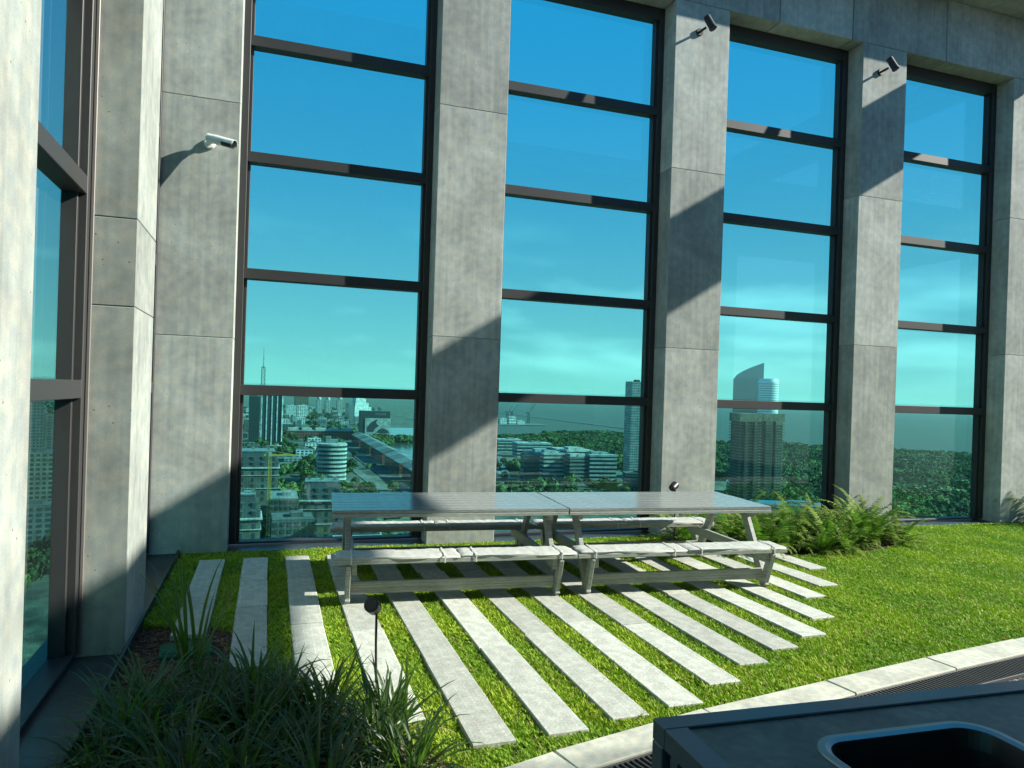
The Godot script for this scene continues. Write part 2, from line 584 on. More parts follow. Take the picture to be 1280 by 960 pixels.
func build_ground():
	var soil := Geo.new()
	soil.box(Vector3(6.5, -0.135, -5.4), Vector3(14.78, 0.2, 6.3), 0.0)
	structure(obj("lawn_soil", soil, M.soil), "dark soil under the lawn and planting bed")
	# metal ledges below the windows
	var l1 := Geo.new()
	l1.box(Vector3(5.8, -0.06, -8.79), Vector3(15.2, 0.075, 0.47), 0.004)
	l1.box(Vector3(5.8, -0.075, -8.548), Vector3(15.2, 0.11, 0.012), 0.003)
	structure(obj("ledge", l1, M.ledge), "grey metal ledge under the windows")
	var l2 := Geo.new()
	l2.box(Vector3(-1.19, -0.065, -5.0), Vector3(0.58, 0.075, 7.1), 0.004)
	l2.box(Vector3(-0.886, -0.035, -5.2), Vector3(0.022, 0.12, 6.68), 0.003)
	structure(obj("ledge", l2, M.ledge), "dark metal ledge along the side wall")
	# paving strips
	var paving := node("paving", Vector3(0, 0, -6))
	structure(paving, "rows of pale concrete slabs set in the lawn")
	rng.seed = 5
	for i in 16:
		var z0: float = SLAB_FAR[i]
		var z1: float = SLAB_NEAR[i]
		var cut := []
		if z1 - z0 > 2.6:
			cut = [z1 - 1.18 - 0.25 * ((i * 5) % 4) * 0.5 - 0.05, z0 + 0.95 + 0.2 * ((i * 3) % 3)]
			if cut[1] > cut[0] - 0.5:
				cut = [cut[0]]
		elif z1 - z0 > 1.4:
			cut = [(z0 + z1) / 2 + 0.2]
		cut.sort()
		var ends := [z0] + cut + [z1]
		for k in ends.size() - 1:
			var g := Geo.new()
			var zz: float = (ends[k] + ends[k + 1]) / 2
			var len: float = ends[k + 1] - ends[k] - 0.006
			var tilt := Basis(Vector3.UP, rng.randf_range(-0.008, 0.008)) * Basis(Vector3.RIGHT, rng.randf_range(-0.003, 0.003)) * Basis(Vector3.BACK, rng.randf_range(-0.006, 0.006))
			g.box(Vector3.ZERO, Vector3(SLAB_W, 0.055, len), 0.006, tilt)
			var o := obj("slab", g, M["slab%d" % rng.randi_range(0, 2)], paving)
			o.position = Vector3(slab_left(i) + SLAB_W / 2 + rng.randf_range(-0.006, 0.006), -0.0275 + rng.randf_range(-0.004, 0.004), zz + 6)
	# kerb of long stones along a gentle curve
	var kerb := node("kerb", Vector3(4, 0, -4))
	structure(kerb, "pale concrete kerb stones along the lawn")
	var kx := [-0.8, 0.38, 1.44, 2.49, 3.55, 4.6, 5.68, 6.75, 7.8, 8.86, 9.9, 11.0, 12.1, 13.2, 14.0]
	for i in kx.size() - 1:
		var a := Vector2(kx[i] + 0.004, kerb_z(kx[i] + 0.004))
		var b := Vector2(kx[i + 1] - 0.004, kerb_z(kx[i + 1] - 0.004))
		var d := (b - a).normalized()
		var nrm := Vector2(-d.y, d.x)
		if nrm.y < 0:
			nrm = -nrm
		var mid := (a + b) / 2 + nrm * 0.115
		var g := Geo.new()
		g.box(Vector3.ZERO, Vector3((b - a).length(), 0.14, 0.23), 0.006)
		var o := obj("kerb_stone", g, M.kerb, kerb, Vector3(mid.x - 4, -0.062 + 0.002 * (i % 3), mid.y + 4))
		o.rotation.y = -atan2(d.y, d.x)
	# slot drain: bars across a channel
	var drain := node("drain_grate", Vector3(4, 0, -3.6))
	tag(drain, "dark slotted drain grate running along the pale kerb", "drain grate")
	var bars := Geo.new()
	var rim := Geo.new()
	var bed := Geo.new()
	var x := -0.6
	while x < 9.5:
		var z := kerb_z(x)
		var d := Vector2(0.1, kerb_z(x + 0.1) - z).normalized()
		var nrm := Vector2(-d.y, d.x)
		var p := Vector2(x, z) + nrm * 0.345
		var bs := Basis(Vector3.UP, -atan2(d.y, d.x))
		bars.box(Vector3(p.x - 4, -0.018, p.y + 3.6), Vector3(0.011, 0.03, 0.20), 0.0, bs)
		x += 0.034
	for i in kx.size() - 4:
		var a := Vector2(kx[i], kerb_z(kx[i]))
		var b := Vector2(kx[i + 1], kerb_z(kx[i + 1]))
		var d := (b - a).normalized()
		var nrm := Vector2(-d.y, d.x)
		var bs := Basis(Vector3.UP, -atan2(d.y, d.x))
		for off: float in [0.24, 0.452]:
			var p: Vector2 = (a + b) / 2 + nrm * off
			rim.box(Vector3(p.x - 4, -0.02, p.y + 3.6), Vector3((b - a).length() + 0.002, 0.04, 0.012), 0.002, bs)
		var q: Vector2 = (a + b) / 2 + nrm * 0.345
		bed.box(Vector3(q.x - 4, -0.12, q.y + 3.6), Vector3((b - a).length(), 0.02, 0.2), 0.0, bs)
	stuff(obj("bars", bars, M.grate, drain))
	obj("rim", rim, M.grate, drain)
	obj("channel", bed, M.black, drain)
	# floor on the viewer's side
	var poly := PackedVector2Array([Vector2(-0.86, 8.5)])
	var xx := -0.8
	while xx < 14.0:
		poly.append(Vector2(xx, kerb_z(xx) + 0.468))
		xx += 0.6
	poly.append(Vector2(13.85, kerb_z(13.8) + 0.468))
	poly.append(Vector2(13.85, 8.5))
	var fl := Geo.new()
	fl.prism(poly, -0.2, -0.03)
	structure(obj("terrace_floor", fl, M.pebblebed), "gravel terrace floor beyond the drain")
	# loose gravel next to the drain
	var peb := Geo.new()
	peb.with_color = true
	rng.seed = 77
	for k in 3:
		var q := []
		for j in 14:
			var y := 1.0 - 2.0 * (j + 0.5) / 14
			var r := sqrt(1 - y * y)
			var an := j * 2.4
			q.append(Vector3(cos(an) * r, y, sin(an) * r))
	var sm := SphereMesh.new()
	sm.radius = 0.5
	sm.height = 0.8
	sm.radial_segments = 7
	sm.rings = 4
	var spots := []
	for k in 5000:
		var px := rng.randf_range(3.6, 7.0)
		var pz := kerb_z(px) + 0.47 + pow(rng.randf(), 1.3) * 0.5
		spots.append([Vector3(px, -0.028, pz), rng.randf_range(0.012, 0.028), [lin(0.3, 0.26, 0.2), lin(0.2, 0.14, 0.1), lin(0.42, 0.4, 0.36), lin(0.12, 0.11, 0.1)][rng.randi_range(0, 3)]])
	var mm := MultiMesh.new()
	mm.transform_format = MultiMesh.TRANSFORM_3D
	mm.use_colors = true
	mm.mesh = sm
	mm.instance_count = spots.size()
	for k in spots.size():
		var s: float = spots[k][1]
		mm.set_instance_transform(k, Transform3D(Basis.from_euler(Vector3(rng.randf() * 6, rng.randf() * 6, rng.randf() * 6)).scaled(Vector3(s, s * 0.8, s)), spots[k][0]))
		mm.set_instance_color(k, spots[k][2].srgb_to_linear())
	var mi := MultiMeshInstance3D.new()
	mi.name = "gravel"
	mi.multimesh = mm
	mi.material_override = M.pebble
	add_child(mi)
	stuff(mi, "loose brown and grey gravel beside the drain", "gravel")

func in_slab(x: float, z: float, margin: float) -> bool:
	var i := int(floor((x + 0.635 + margin) / 0.4235))
	if i < 0 or i > 15:
		return false
	var l := slab_left(i)
	return x > l - margin and x < l + SLAB_W + margin and z > SLAB_FAR[i] - margin and z < SLAB_NEAR[i] + margin

func fern_bed(x: float, z: float) -> bool:
	# kidney of earth under the ferns
	var a := Vector2((x - 6.6) / 1.85, (z + 7.98) / 0.84)
	return a.length() < 1.0

func build_grass():
	var lawn := node("lawn_grass")
	stuff(lawn, "short bright green lawn grass between and around the slabs", "grass")
	var patch := noise(FastNoiseLite.TYPE_SIMPLEX, 0.9, 3, 8)
	var variants := 5
	var xfs := []
	var cols := []
	for k in variants:
		xfs.append([])
		cols.append([])
	rng.seed = 2024
	var x0 := -0.86
	var x1 := 12.9
	var step := 0.0265
	var z := -8.535
	while z < -2.9:
		var x := x0
		var far := step * (1.0 if z > -6.5 else 1.12)
		while x < x1:
			var px := x + rng.randf_range(-0.5, 0.5) * far
			var pz := z + rng.randf_range(-0.5, 0.5) * far
			x += far * (1.0 if px < 8.5 else 1.2)
			if px < x0 or pz < -8.535 or pz > kerb_z(px) - 0.012 or pz < bed_edge_z_guard(px, pz):
				continue
			if px < bed_edge(pz) + 0.06 * patch.get_noise_2d(px * 4, pz * 4):
				continue
			if in_slab(px, pz, -0.012 + 0.006 * patch.get_noise_2d(px * 30, pz * 30)):
				continue
			if fern_bed(px, pz):
				continue
			var q := patch.get_noise_2d(px, pz)
			var q2 := patch.get_noise_2d(px * 5 + 40, pz * 5)
			if rng.randf() < 0.05 + maxf(0.0, q2 - 0.25) * 0.9:
				continue
			var k := rng.randi_range(0, variants - 1)
			var h := rng.randf_range(0.75, 1.2) * (1.0 + 0.25 * q)
			var b := Basis(Vector3.UP, rng.randf() * TAU) * Basis(Vector3.RIGHT, rng.randf_range(-0.25, 0.25))
			xfs[k].append(Transform3D(b.scaled(Vector3(1.05, h, 1.05)), Vector3(px, -0.037, pz)))
			var g := lin(0.25, 0.41, 0.04).lerp(lin(0.4, 0.52, 0.05), clampf(0.5 + q * 1.1 + rng.randf_range(-0.3, 0.3), 0, 1))
			if rng.randf() < 0.09 + maxf(0.0, q2) * 0.25:
				g = g.lerp(lin(0.33, 0.28, 0.13), rng.randf_range(0.3, 0.8))
			cols[k].append(g.srgb_to_linear())
		z += far * 0.9
	var total := 0
	for k in variants:
		var g := Geo.new()
		g.with_color = true
		rng.seed = 300 + k
		for j in 14:
			var a := rng.randf() * TAU
			var out := Vector3(cos(a), 0, sin(a))
			var lean := rng.randf_range(0.5, 1.7)
			var len := rng.randf_range(0.027, 0.047)
			var at := Vector3(rng.randf_range(-0.016, 0.016), 0, rng.randf_range(-0.016, 0.016))
			var p1 := at + (Vector3.UP + out * lean * 0.4).normalized() * len * 0.55
			var p2 := p1 + (Vector3.UP * 0.75 + out * lean * 1.1).normalized() * len * 0.45
			var w := rng.randf_range(0.0021, 0.0036)
			var tone := rng.randf_range(0.6, 1.25)
			g.cc = Color(tone, tone, tone * rng.randf_range(0.7, 1.1))
			g.blade([at, p1, p2], [w * 0.8, w, 0.0], Vector3.UP.cross(out).normalized())
		var mm := MultiMesh.new()
		mm.transform_format = MultiMesh.TRANSFORM_3D
		mm.use_colors = true
		mm.mesh = g.mesh()
		mm.instance_count = xfs[k].size()
		for i in xfs[k].size():
			mm.set_instance_transform(i, xfs[k][i])
			mm.set_instance_color(i, cols[k][i])
		total += xfs[k].size()
		var mi := MultiMeshInstance3D.new()
		mi.name = "tufts"
		mi.multimesh = mm
		mi.material_override = M.grass
		lawn.add_child(mi, true)
		stuff(mi)
	print("grass tufts ", total)

func bed_edge_z_guard(_x: float, _z: float) -> float:
	return -99.0

# ---------------------------------------------------------------- furniture
func picnic_table(label: String, at: Vector3, turn: float) -> Node3D:
	var t := node("picnic_table", at, turn)
	tag(t, label, "picnic table", "picnic tables on the paving")
	var L := 2.17
	var ht := 0.77
	var hb := 0.40
	# top boards
	var nb := 7
	var bw := 1.09 / nb
	rng.seed = 400 + int(at.x * 10)
	for i in nb:
		var g := Geo.new()
		g.box(Vector3.ZERO, Vector3(L, 0.034, bw - 0.009), 0.004)
		obj("top_board", g, M.tabletop, t, Vector3(rng.randf_range(-0.002, 0.002), ht - 0.017 + rng.randf_range(-0.001, 0.001), -0.545 + bw * (i + 0.5)))
	# apron under the long edges
	for s: float in [-1.0, 1.0]:
		var g := Geo.new()
		g.box(Vector3.ZERO, Vector3(L - 0.004, 0.03, 0.03), 0.003)
		obj("edge_rail", g, M.table, t, Vector3(0, ht - 0.0495, s * 0.527))
	# seats of two boards each
	for s: float in [-1.0, 1.0]:
		var seat := node("bench_seat", Vector3(0, hb, s * 0.69), 0, t)
		for k in 2:
			var g := Geo.new()
			g.box(Vector3.ZERO, Vector3(L, 0.04, 0.131), 0.004)
			obj("seat_board", g, M.table, seat, Vector3(0, -0.02, (k - 0.5) * 0.139))
	# end frames
	for e: float in [-1.0, 1.0]:
		var x: float = e * 0.94
		var bx := 0.045
		var top := Geo.new()
		top.box(Vector3(x, ht - 0.08, 0), Vector3(bx, 0.09, 0.9), 0.004)
		obj("top_bearer", top, M.table, t)
		var cross := Geo.new()
		cross.box(Vector3(x - e * 0.047, hb - 0.09, 0), Vector3(0.045, 0.1, 1.56), 0.004)
		obj("seat_bearer", cross, M.table, t)
		for s: float in [-1.0, 1.0]:
			var leg := Geo.new()
			leg.bar(Vector3(x, 0.0, s * 0.69), Vector3(x, ht - 0.036, s * 0.25), 0.095, bx, Vector3.BACK, 0.004)
			obj("leg", leg, M.table, t)
			var bl := Geo.new()
			bl.bar(Vector3(x, 0.01, s * 0.66), Vector3(x, hb - 0.041, s * 0.785), 0.09, bx - 0.006, Vector3.BACK, 0.004)
			obj("bench_leg", bl, M.table, t)
	for s: float in [-1.0, 1.0]:
		var st := Geo.new()
		st.box(Vector3(0, 0.125, s * 0.655), Vector3(1.835, 0.105, 0.035), 0.004)
		obj("stretcher", st, M.table, t)
	return t

func cushion_mesh(len: float, wid: float, s: int) -> Geo:
	var g := Geo.new()
	var nx := 48
	var nz := 12
	var f := noise(FastNoiseLite.TYPE_SIMPLEX, 5.0, 3, s)
	var f2 := noise(FastNoiseLite.TYPE_SIMPLEX, 1.6, 2, s + 9)
	var top := []
	for i in nx + 1:
		var row := []
		for j in nz + 1:
			var u := 2.0 * i / nx - 1.0
			var w := 2.0 * j / nz - 1.0
			var x := u * len / 2
			var z := w * wid / 2
			var puff := pow(maxf(0.0, 1 - pow(absf(u), 30.0)), 0.5) * pow(maxf(0.0, 1 - pow(absf(w), 12.0)), 0.5)
			var pinch := 1.0 - 0.2 * exp(-pow((u + 0.75) * 16, 2)) - 0.2 * exp(-pow((u - 0.75) * 16, 2)) - 0.08 * exp(-pow(u * 14, 2))
			var y := 0.016 + 0.012 * puff * pinch + 0.002 * f2.get_noise_2d(x * 2, z * 2) + 0.0035 * f.get_noise_2d(x * 2.6 + s, z * 0.9) * puff
			x += 0.012 * f2.get_noise_2d(z * 3 + 7, x)
			z += 0.010 * f2.get_noise_2d(x * 2, 3.0) * absf(w)
			row.append(Vector3(x, y, z))
		top.append(row)
	var nor := func(i, j):
		var a: Vector3 = top[mini(i + 1, nx)][j] - top[maxi(i - 1, 0)][j]
		var b: Vector3 = top[i][mini(j + 1, nz)] - top[i][maxi(j - 1, 0)]
		return b.cross(a).normalized()
	for i in nx:
		for j in nz:
			g.quad_s(top[i][j], top[i + 1][j], top[i + 1][j + 1], top[i][j + 1], nor.call(i, j), nor.call(i + 1, j), nor.call(i + 1, j + 1), nor.call(i, j + 1))
	# side band and underside
	var ring := []
	for i in nx + 1:
		ring.append(top[i][0])
	for j in range(1, nz + 1):
		ring.append(top[nx][j])
	for i in range(nx - 1, -1, -1):
		ring.append(top[i][nz])
	for j in range(nz - 1, 0, -1):
		ring.append(top[0][j])
	for k in ring.size():
		var a: Vector3 = ring[k]
		var b: Vector3 = ring[(k + 1) % ring.size()]
		var a0 := Vector3(a.x * 0.996, 0.001, a.z * 0.985)
		var b0 := Vector3(b.x * 0.996, 0.001, b.z * 0.985)
		var out := Vector3(a.x / len, 0, a.z / wid).normalized()
		g.quad(a, b, b0, a0, out)
		g.tri(a0, b0, Vector3(0, 0.001, 0), Vector3.DOWN)
	return g

func build_furniture():
	var turn := -deg_to_rad(4.2)
	var e := Vector3(cos(turn), 0, -sin(turn))
	var joint := Vector3(2.755, 0, -6.80)
	var centres := [joint - e * 1.091, joint + e * 1.091]
	picnic_table("grey painted picnic table with fixed benches, the left of the pair, partly in shade", centres[0], turn)
	picnic_table("grey painted picnic table with fixed benches, the right of the pair, nearer the ferns", centres[1], turn)
	var spot := ["left half of the near bench of the left table", "right half of the near bench of the left table", "left half of the far bench of the left table", "right half of the far bench of the left table",
		"left half of the near bench of the right table", "right half of the near bench of the right table", "left half of the far bench of the right table", "right half of the far bench of the right table"]
	for t in 2:
		for s in 2:
			for k in 2:
				var idx := t * 4 + s * 2 + k
				var side := 1.0 if s == 0 else -1.0
				var c := node("seat_cushion", centres[t] + e * ((k - 0.5) * 1.065 + 0.01) + e.cross(Vector3.UP) * (side * 0.69) + Vector3(0, 0.40, 0), turn + 0.01 * (idx % 3 - 1))
				tag(c, "thin off-white cushion on the " + spot[idx], "cushion", "off-white cushions on the benches")
				obj("pad", cushion_mesh(1.055, 0.278, 500 + idx), M.fabric, c)
				for q: float in [-0.75, 0.75]:
					var g := Geo.new()
					var x: float = q * 0.527
					g.box(Vector3(x, 0.035, 0), Vector3(0.012, 0.003, 0.25), 0.001)
					for sd: float in [-1.0, 1.0]:
						g.box(Vector3(x, -0.008, sd * 0.1425), Vector3(0.012, 0.066, 0.003), 0.001)
						g.bar(Vector3(x, 0.0355, sd * 0.12), Vector3(x, 0.024, sd * 0.1425), 0.012, 0.003, Vector3.RIGHT, 0.0)
					obj("strap", g, M.strap, c)

func build_fittings():
	# security camera
	var cam := node("security_camera", Vector3(-0.70, 4.46, ZF))
	tag(cam, "white bullet security camera on the leftmost concrete column", "security camera")
	var b := Geo.new()
	b.lathe([Vector2(0, 0.0), Vector2(0.058, 0.0), Vector2(0.06, 0.02), Vector2(0.05, 0.035), Vector2(0, 0.037)], 24, Transform3D(Basis(Vector3.RIGHT, PI / 2), Vector3(0, 0, 0.0)))
	obj("mount", b, M.white, cam)
	var arm := Geo.new()
	arm.tube([Vector3(0, 0, 0.03), Vector3(0.0, 0.0, 0.07), Vector3(0.03, 0.0, 0.1)], [0.025, 0.026, 0.028], 12)
	obj("arm", arm, M.white, cam)
	var p0 := Vector3(-0.02, 0.035, 0.1)
	var p1 := Vector3(0.25, -0.055, 0.26)
	var d := (p1 - p0).normalized()
	var u := d.cross(Vector3.UP).normalized()
	var w := u.cross(d).normalized()
	var body := Geo.new()
	body.tube([p0, p0 + d * 0.01, p0.lerp(p1, 0.6), p0.lerp(p1, 0.62)], [0.03, 0.046, 0.046, 0.044], 20)
	obj("body", body, M.white, cam)
	var hood := Geo.new()
	var last := []
	for k in 11:
		var an := PI * (-0.05 + 1.1 * k / 10.0)
		var o := u * cos(an) + w * sin(an)
		var now := [p0.lerp(p1, 0.3) + o * 0.048, p1 + d * 0.02 + o * 0.048, o]
		if last.size():
			hood.quad_s(last[0], now[0], now[1], last[1], last[2], now[2], now[2], last[2])
			hood.quad_s(last[0] + last[2] * 0.004, now[0] + now[2] * 0.004, now[1] + now[2] * 0.004, last[1] + last[2] * 0.004, last[2], now[2], now[2], last[2])
			hood.quad(last[1], now[1], now[1] + now[2] * 0.004, last[1] + last[2] * 0.004, d)
		last = now
	obj("hood", hood, M.white, cam)
	var head := Geo.new()
	head.tube([p0.lerp(p1, 0.62), p1], [0.044, 0.044], 20)
	obj("front", head, M.black, cam)
	var lens := Geo.new()
	lens.tube([p1, p1 + d * 0.004], [0.022, 0.02], 16)
	obj("lens", lens, M.lens, cam)
	# spotlights
	var sp := [[Vector3(5.40, 6.83, ZF), "black spotlight on the column between the second and third windows"], [Vector3(8.545, 6.83, ZF), "black spotlight on the column between the third and fourth windows"]]
	for i in 2:
		var s := node("spotlight", sp[i][0])
		tag(s, sp[i][1], "spotlight", "black spotlights high on the columns")
		var base := Geo.new()
		base.lathe([Vector2(0, 0), Vector2(0.05, 0.0), Vector2(0.05, 0.025), Vector2(0.046, 0.03), Vector2(0, 0.03)], 20, Transform3D(Basis(Vector3.RIGHT, PI / 2), Vector3.ZERO))
		obj("mount", base, M.blacksoft, s)
		var a := Geo.new()
		a.tube([Vector3(0, 0, 0.02), Vector3(0.0, 0.0, 0.09), Vector3(0.03, 0.02, 0.13)], [0.016, 0.018, 0.016], 10)
		obj("arm", a, M.blacksoft, s)
		var ax := Vector3(0.3, -0.86, 0.35).normalized()
		var q := Vector3(0.045, 0.055, 0.19)
		var h := Geo.new()
		h.tube([q - ax * 0.105, q - ax * 0.1, q + ax * 0.07, q + ax * 0.09, q + ax * 0.1], [0.04, 0.048, 0.05, 0.056, 0.052], 20)
		obj("lamp_head", h, M.blacksoft, s)
		var gl := Geo.new()
		gl.tube([q + ax * 0.1, q + ax * 0.102], [0.045, 0.045], 20)
		obj("lamp_glass", gl, M.black, s)
	# spike lights in the planting
	var gd := [[Vector3(0.69, -0.045, -4.55), 0.5, Vector3(-0.35, 0.5, 0.8), "small black spike light on a thin stake in front of the tables"], [Vector3(4.69, -0.045, -7.6), 0.80, Vector3(0.75, 0.35, -0.5), "small black spike light behind the tables near the middle column"]]
	for i in 2:
		var s := node("spike_light", gd[i][0])
		tag(s, gd[i][3], "garden light", "spike lights in the planting")
		var hh: float = gd[i][1]
		var st := Geo.new()
		st.tube([Vector3(0, 0, 0), Vector3(-0.01, hh * 0.6, 0), Vector3(-0.012, hh, 0)], [0.008, 0.008, 0.008], 8)
		obj("stake", st, M.blacksoft, s)
		var ax: Vector3 = gd[i][2].normalized()
		var q := Vector3(-0.035, hh + 0.02, 0)
		var h := Geo.new()
		h.tube([q - ax * 0.05, q - ax * 0.045, q + ax * 0.045, q + ax * 0.05], [0.03, 0.044, 0.048, 0.044], 18)
		obj("lamp_head", h, M.black, s)
		var gl := Geo.new()
		gl.tube([q + ax * 0.05, q + ax * 0.053], [0.04, 0.038], 18)
		obj("lamp_glass", gl, M.black, s)
	# valve box lid in the bed
	var vb := node("valve_box", Vector3(-0.50, -0.045, -5.45), 0.06)
	tag(vb, "green plastic valve box lid set in the planting bed", "valve box")
	var g := Geo.new()
	g.box(Vector3(0, 0.02, 0), Vector3(0.34, 0.05, 0.26), 0.01)
	obj("rim", g, M.lid, vb)
	var g2 := Geo.new()
	g2.box(Vector3(0, 0.047, 0), Vector3(0.29, 0.012, 0.21), 0.004)
	for k in 6:
		g2.box(Vector3(-0.12 + k * 0.048, 0.054, 0), Vector3(0.02, 0.005, 0.18), 0.001)
	obj("lid", g2, M.lid, vb)

func rounded(cx: float, cz: float, hx: float, hz: float, r: float, y: float, seg := 8) -> Array:
	var out := []
	for q in 4:
		var sx: float = [1, -1, -1, 1][q]
		var sz: float = [1, 1, -1, -1][q]
		for k in seg + 1:
			var a := PI / 2 * (q + float(k) / seg)
			out.append(Vector3(cx + sx * (hx - r) + cos(a) * r, y, cz + sz * (hz - r) + sin(a) * r))
	return out

func rings(g: Geo, loops: Array, inner_up := true):
	for i in loops.size() - 1:
		var a: Array = loops[i]
		var b: Array = loops[i + 1]
		for k in a.size():
			var m := (k + 1) % a.size()
			var nn: Vector3 = (a[m] - a[k]).cross(b[k] - a[k]).normalized()
			var cen := Vector3.ZERO
			g.quad(a[k], a[m], b[m], b[k], nn if nn.y >= -0.01 else -nn)

func build_counter():
	var x0 := 1.08
	var x1 := 3.4
	var z0 := -1.835
	var z1 := -1.08
	var h := 0.92
	var c := node("outdoor_counter", Vector3(x0, -0.03, z0) + Vector3((x1 - x0) / 2, 0, (z1 - z0) / 2).rotated(Vector3.UP, -0.045), -0.045)
	tag(c, "blue-grey framed outdoor kitchen counter with inset steel sink in the foreground", "counter")
	var W := x1 - x0
	var D := z1 - z0
	var H := h + 0.03
	var fw := 0.072
	for s: float in [-1.0, 1.0]:
		var g := Geo.new()
		g.box(Vector3(0, H - 0.03, s * (D / 2 - fw / 2)), Vector3(W, 0.06, fw), 0.003)
		obj("frame_rail", g, M.counterframe, c)
		var g2 := Geo.new()
		g2.box(Vector3(s * (W / 2 - fw / 2), H - 0.03, 0), Vector3(fw, 0.0597, D - 2 * fw - 0.001), 0.003)
		obj("frame_rail", g2, M.counterframe, c)
		for t: float in [-1.0, 1.0]:
			var p := Geo.new()
			p.box(Vector3(s * (W / 2 - 0.03), (H - 0.061) / 2, t * (D / 2 - 0.03)), Vector3(0.06, H - 0.061, 0.06), 0.003)
			obj("post", p, M.counterframe, c)
	# louvred end and back
	for k in 9:
		var g := Geo.new()
		g.box(Vector3(-W / 2 + 0.025, (H - 0.062) / 2 + 0.02, -D / 2 + 0.1 + k * 0.072), Vector3(0.02, H - 0.13, 0.042), 0.002)
		obj("slat", g, M.counterframe, c)
	for k in 30:
		var g := Geo.new()
		g.box(Vector3(-W / 2 + 0.1 + k * 0.072, (H - 0.062) / 2 + 0.02, -D / 2 + 0.025), Vector3(0.042, H - 0.13, 0.02), 0.002)
		obj("slat", g, M.counterframe, c)
	var core := Geo.new()
	core.box(Vector3(0, 0.33, 0), Vector3(W - 0.1, 0.62, D - 0.1), 0.0)
	obj("cabinet", core, M.black, c)
	# worktop with a rounded hole
	var sx := 1.735 - (x0 + x1) / 2
	var sz := -1.425 - (z0 + z1) / 2
	var hole := rounded(sx, sz, 0.285, 0.195, 0.09, H - 0.008)
	var outer := []
	var hx := W / 2 - fw + 0.002
	var hz := D / 2 - fw + 0.002
	for p in hole:
		var dd := Vector2((p.x - sx) / 0.285, (p.z - sz) / 0.195)
		var best := Vector3(p.x, p.y, p.z)
		if absf(dd.x) > absf(dd.y):
			best.x = hx if dd.x > 0 else -hx
			best.z = clampf(sz + (p.z - sz) * 1.9, -hz, hz)
		else:
			best.z = hz if dd.y > 0 else -hz
			best.x = clampf(sx + (p.x - sx) * 1.4, -hx, hx)
		outer.append(best)
	# make sure the four corners are reached
	for q in 4:
		var corner := Vector3(hx * [1, -1, -1, 1][q], H - 0.008, hz * [1, 1, -1, -1][q])
		outer[q * 9 + 4] = corner
		for k in [1, 2, 3]:
			outer[q * 9 + 4 - k] = corner.lerp(outer[q * 9], k / 4.0)
			outer[q * 9 + 4 + k] = corner.lerp(outer[q * 9 + 8], k / 4.0)
		for k in range(0, 4):
			outer[q * 9 + k].z = outer[q * 9 + k].z if q % 2 == 1 else outer[q * 9 + k].z
	var top := Geo.new()
	for k in hole.size():
		var m := (k + 1) % hole.size()
		top.quad(hole[k], hole[m], outer[m], outer[k], Vector3.UP)
	obj("worktop", top, M.counterpanel, c)
	var sink := node("sink", Vector3.ZERO, 0, c)
	var rim := Geo.new()
	rings(rim, [rounded(sx, sz, 0.305, 0.215, 0.105, H - 0.0075), rounded(sx, sz, 0.303, 0.213, 0.104, H - 0.003), rounded(sx, sz, 0.285, 0.195, 0.09, H - 0.002), rounded(sx, sz, 0.272, 0.182, 0.08, H - 0.008)])
	obj("rim", rim, M.steel, sink)
	var basin := Geo.new()
	var L := [rounded(sx, sz, 0.272, 0.182, 0.08, H - 0.008), rounded(sx, sz, 0.262, 0.172, 0.075, H - 0.06), rounded(sx, sz, 0.255, 0.165, 0.07, H - 0.15), rounded(sx, sz, 0.235, 0.145, 0.06, H - 0.175), rounded(sx, sz, 0.04, 0.04, 0.039, H - 0.18)]
	for i in L.size() - 1:
		for k in L[i].size():
			var m: int = (k + 1) % L[i].size()
			var mid: Vector3 = (L[i][k] + L[i + 1][m]) / 2
			var inn := (Vector3(sx, mid.y + 0.1, sz) - mid).normalized()
			var nn: Vector3 = (L[i][m] - L[i][k]).cross(L[i + 1][k] - L[i][k]).normalized()
			basin.quad(L[i][k], L[i][m], L[i + 1][m], L[i + 1][k], nn if nn.dot(inn) > 0 else -nn)
	obj("basin", basin, M.darksteel, sink)
	var dr := Geo.new()
	dr.lathe([Vector2(0.042, 0.0), Vector2(0.04, 0.003), Vector2(0.028, 0.001), Vector2(0.026, -0.006), Vector2(0, -0.006)], 20, Transform3D(Basis(), Vector3(sx, H - 0.181, sz)))
	obj("drain", dr, M.steel, sink)

# ---------------------------------------------------------------- planting
func strap_plant(s: int, leaves: int, len0: float, len1: float, wid: float, upright: float, m: Material, dry: int) -> Array:
	var g := Geo.new()
	var gd := Geo.new()
	var r := RandomNumberGenerator.new()
	r.seed = s
	for i in leaves + dry:
		var a := r.randf() * TAU
		var out := Vector3(cos(a), 0, sin(a))
		var side := Vector3.UP.cross(out).normalized()
		side = side.rotated(out, r.randf_range(-0.5, 0.5))
		var len := r.randf_range(len0, len1)
		var pitch := r.randf_range(0.05, 1.0) * (1.0 - upright) + 0.06
		if i >= leaves:
			pitch = r.randf_range(0.9, 1.3)
		var droop := r.randf_range(0.6, 2.2) * (1.0 - upright * 0.85)
		var at := Vector3(r.randf_range(-0.04, 0.04), -0.01, r.randf_range(-0.04, 0.04)) + out * r.randf_range(0, 0.03)
		var pts := [at]
		var half := [wid * 0.7]
		var seg := 7
		var sway := r.randf_range(-0.15, 0.15)
		for k in seg:
			var t := (k + 1.0) / seg
			var ang := pitch + droop * t * t * 0.75
			var dir := (Vector3.UP * cos(ang) + (out + side * sway * t) .normalized() * sin(ang)).normalized()
			at += dir * len / seg
			pts.append(at)
			half.append(wid * (1.0 - pow(t, 3.0)) if k < seg - 1 else 0.0)
		(gd if i >= leaves else g).blade(pts, half, side, 0.25)
	return [g.mesh(), gd.mesh() if dry > 0 else null]

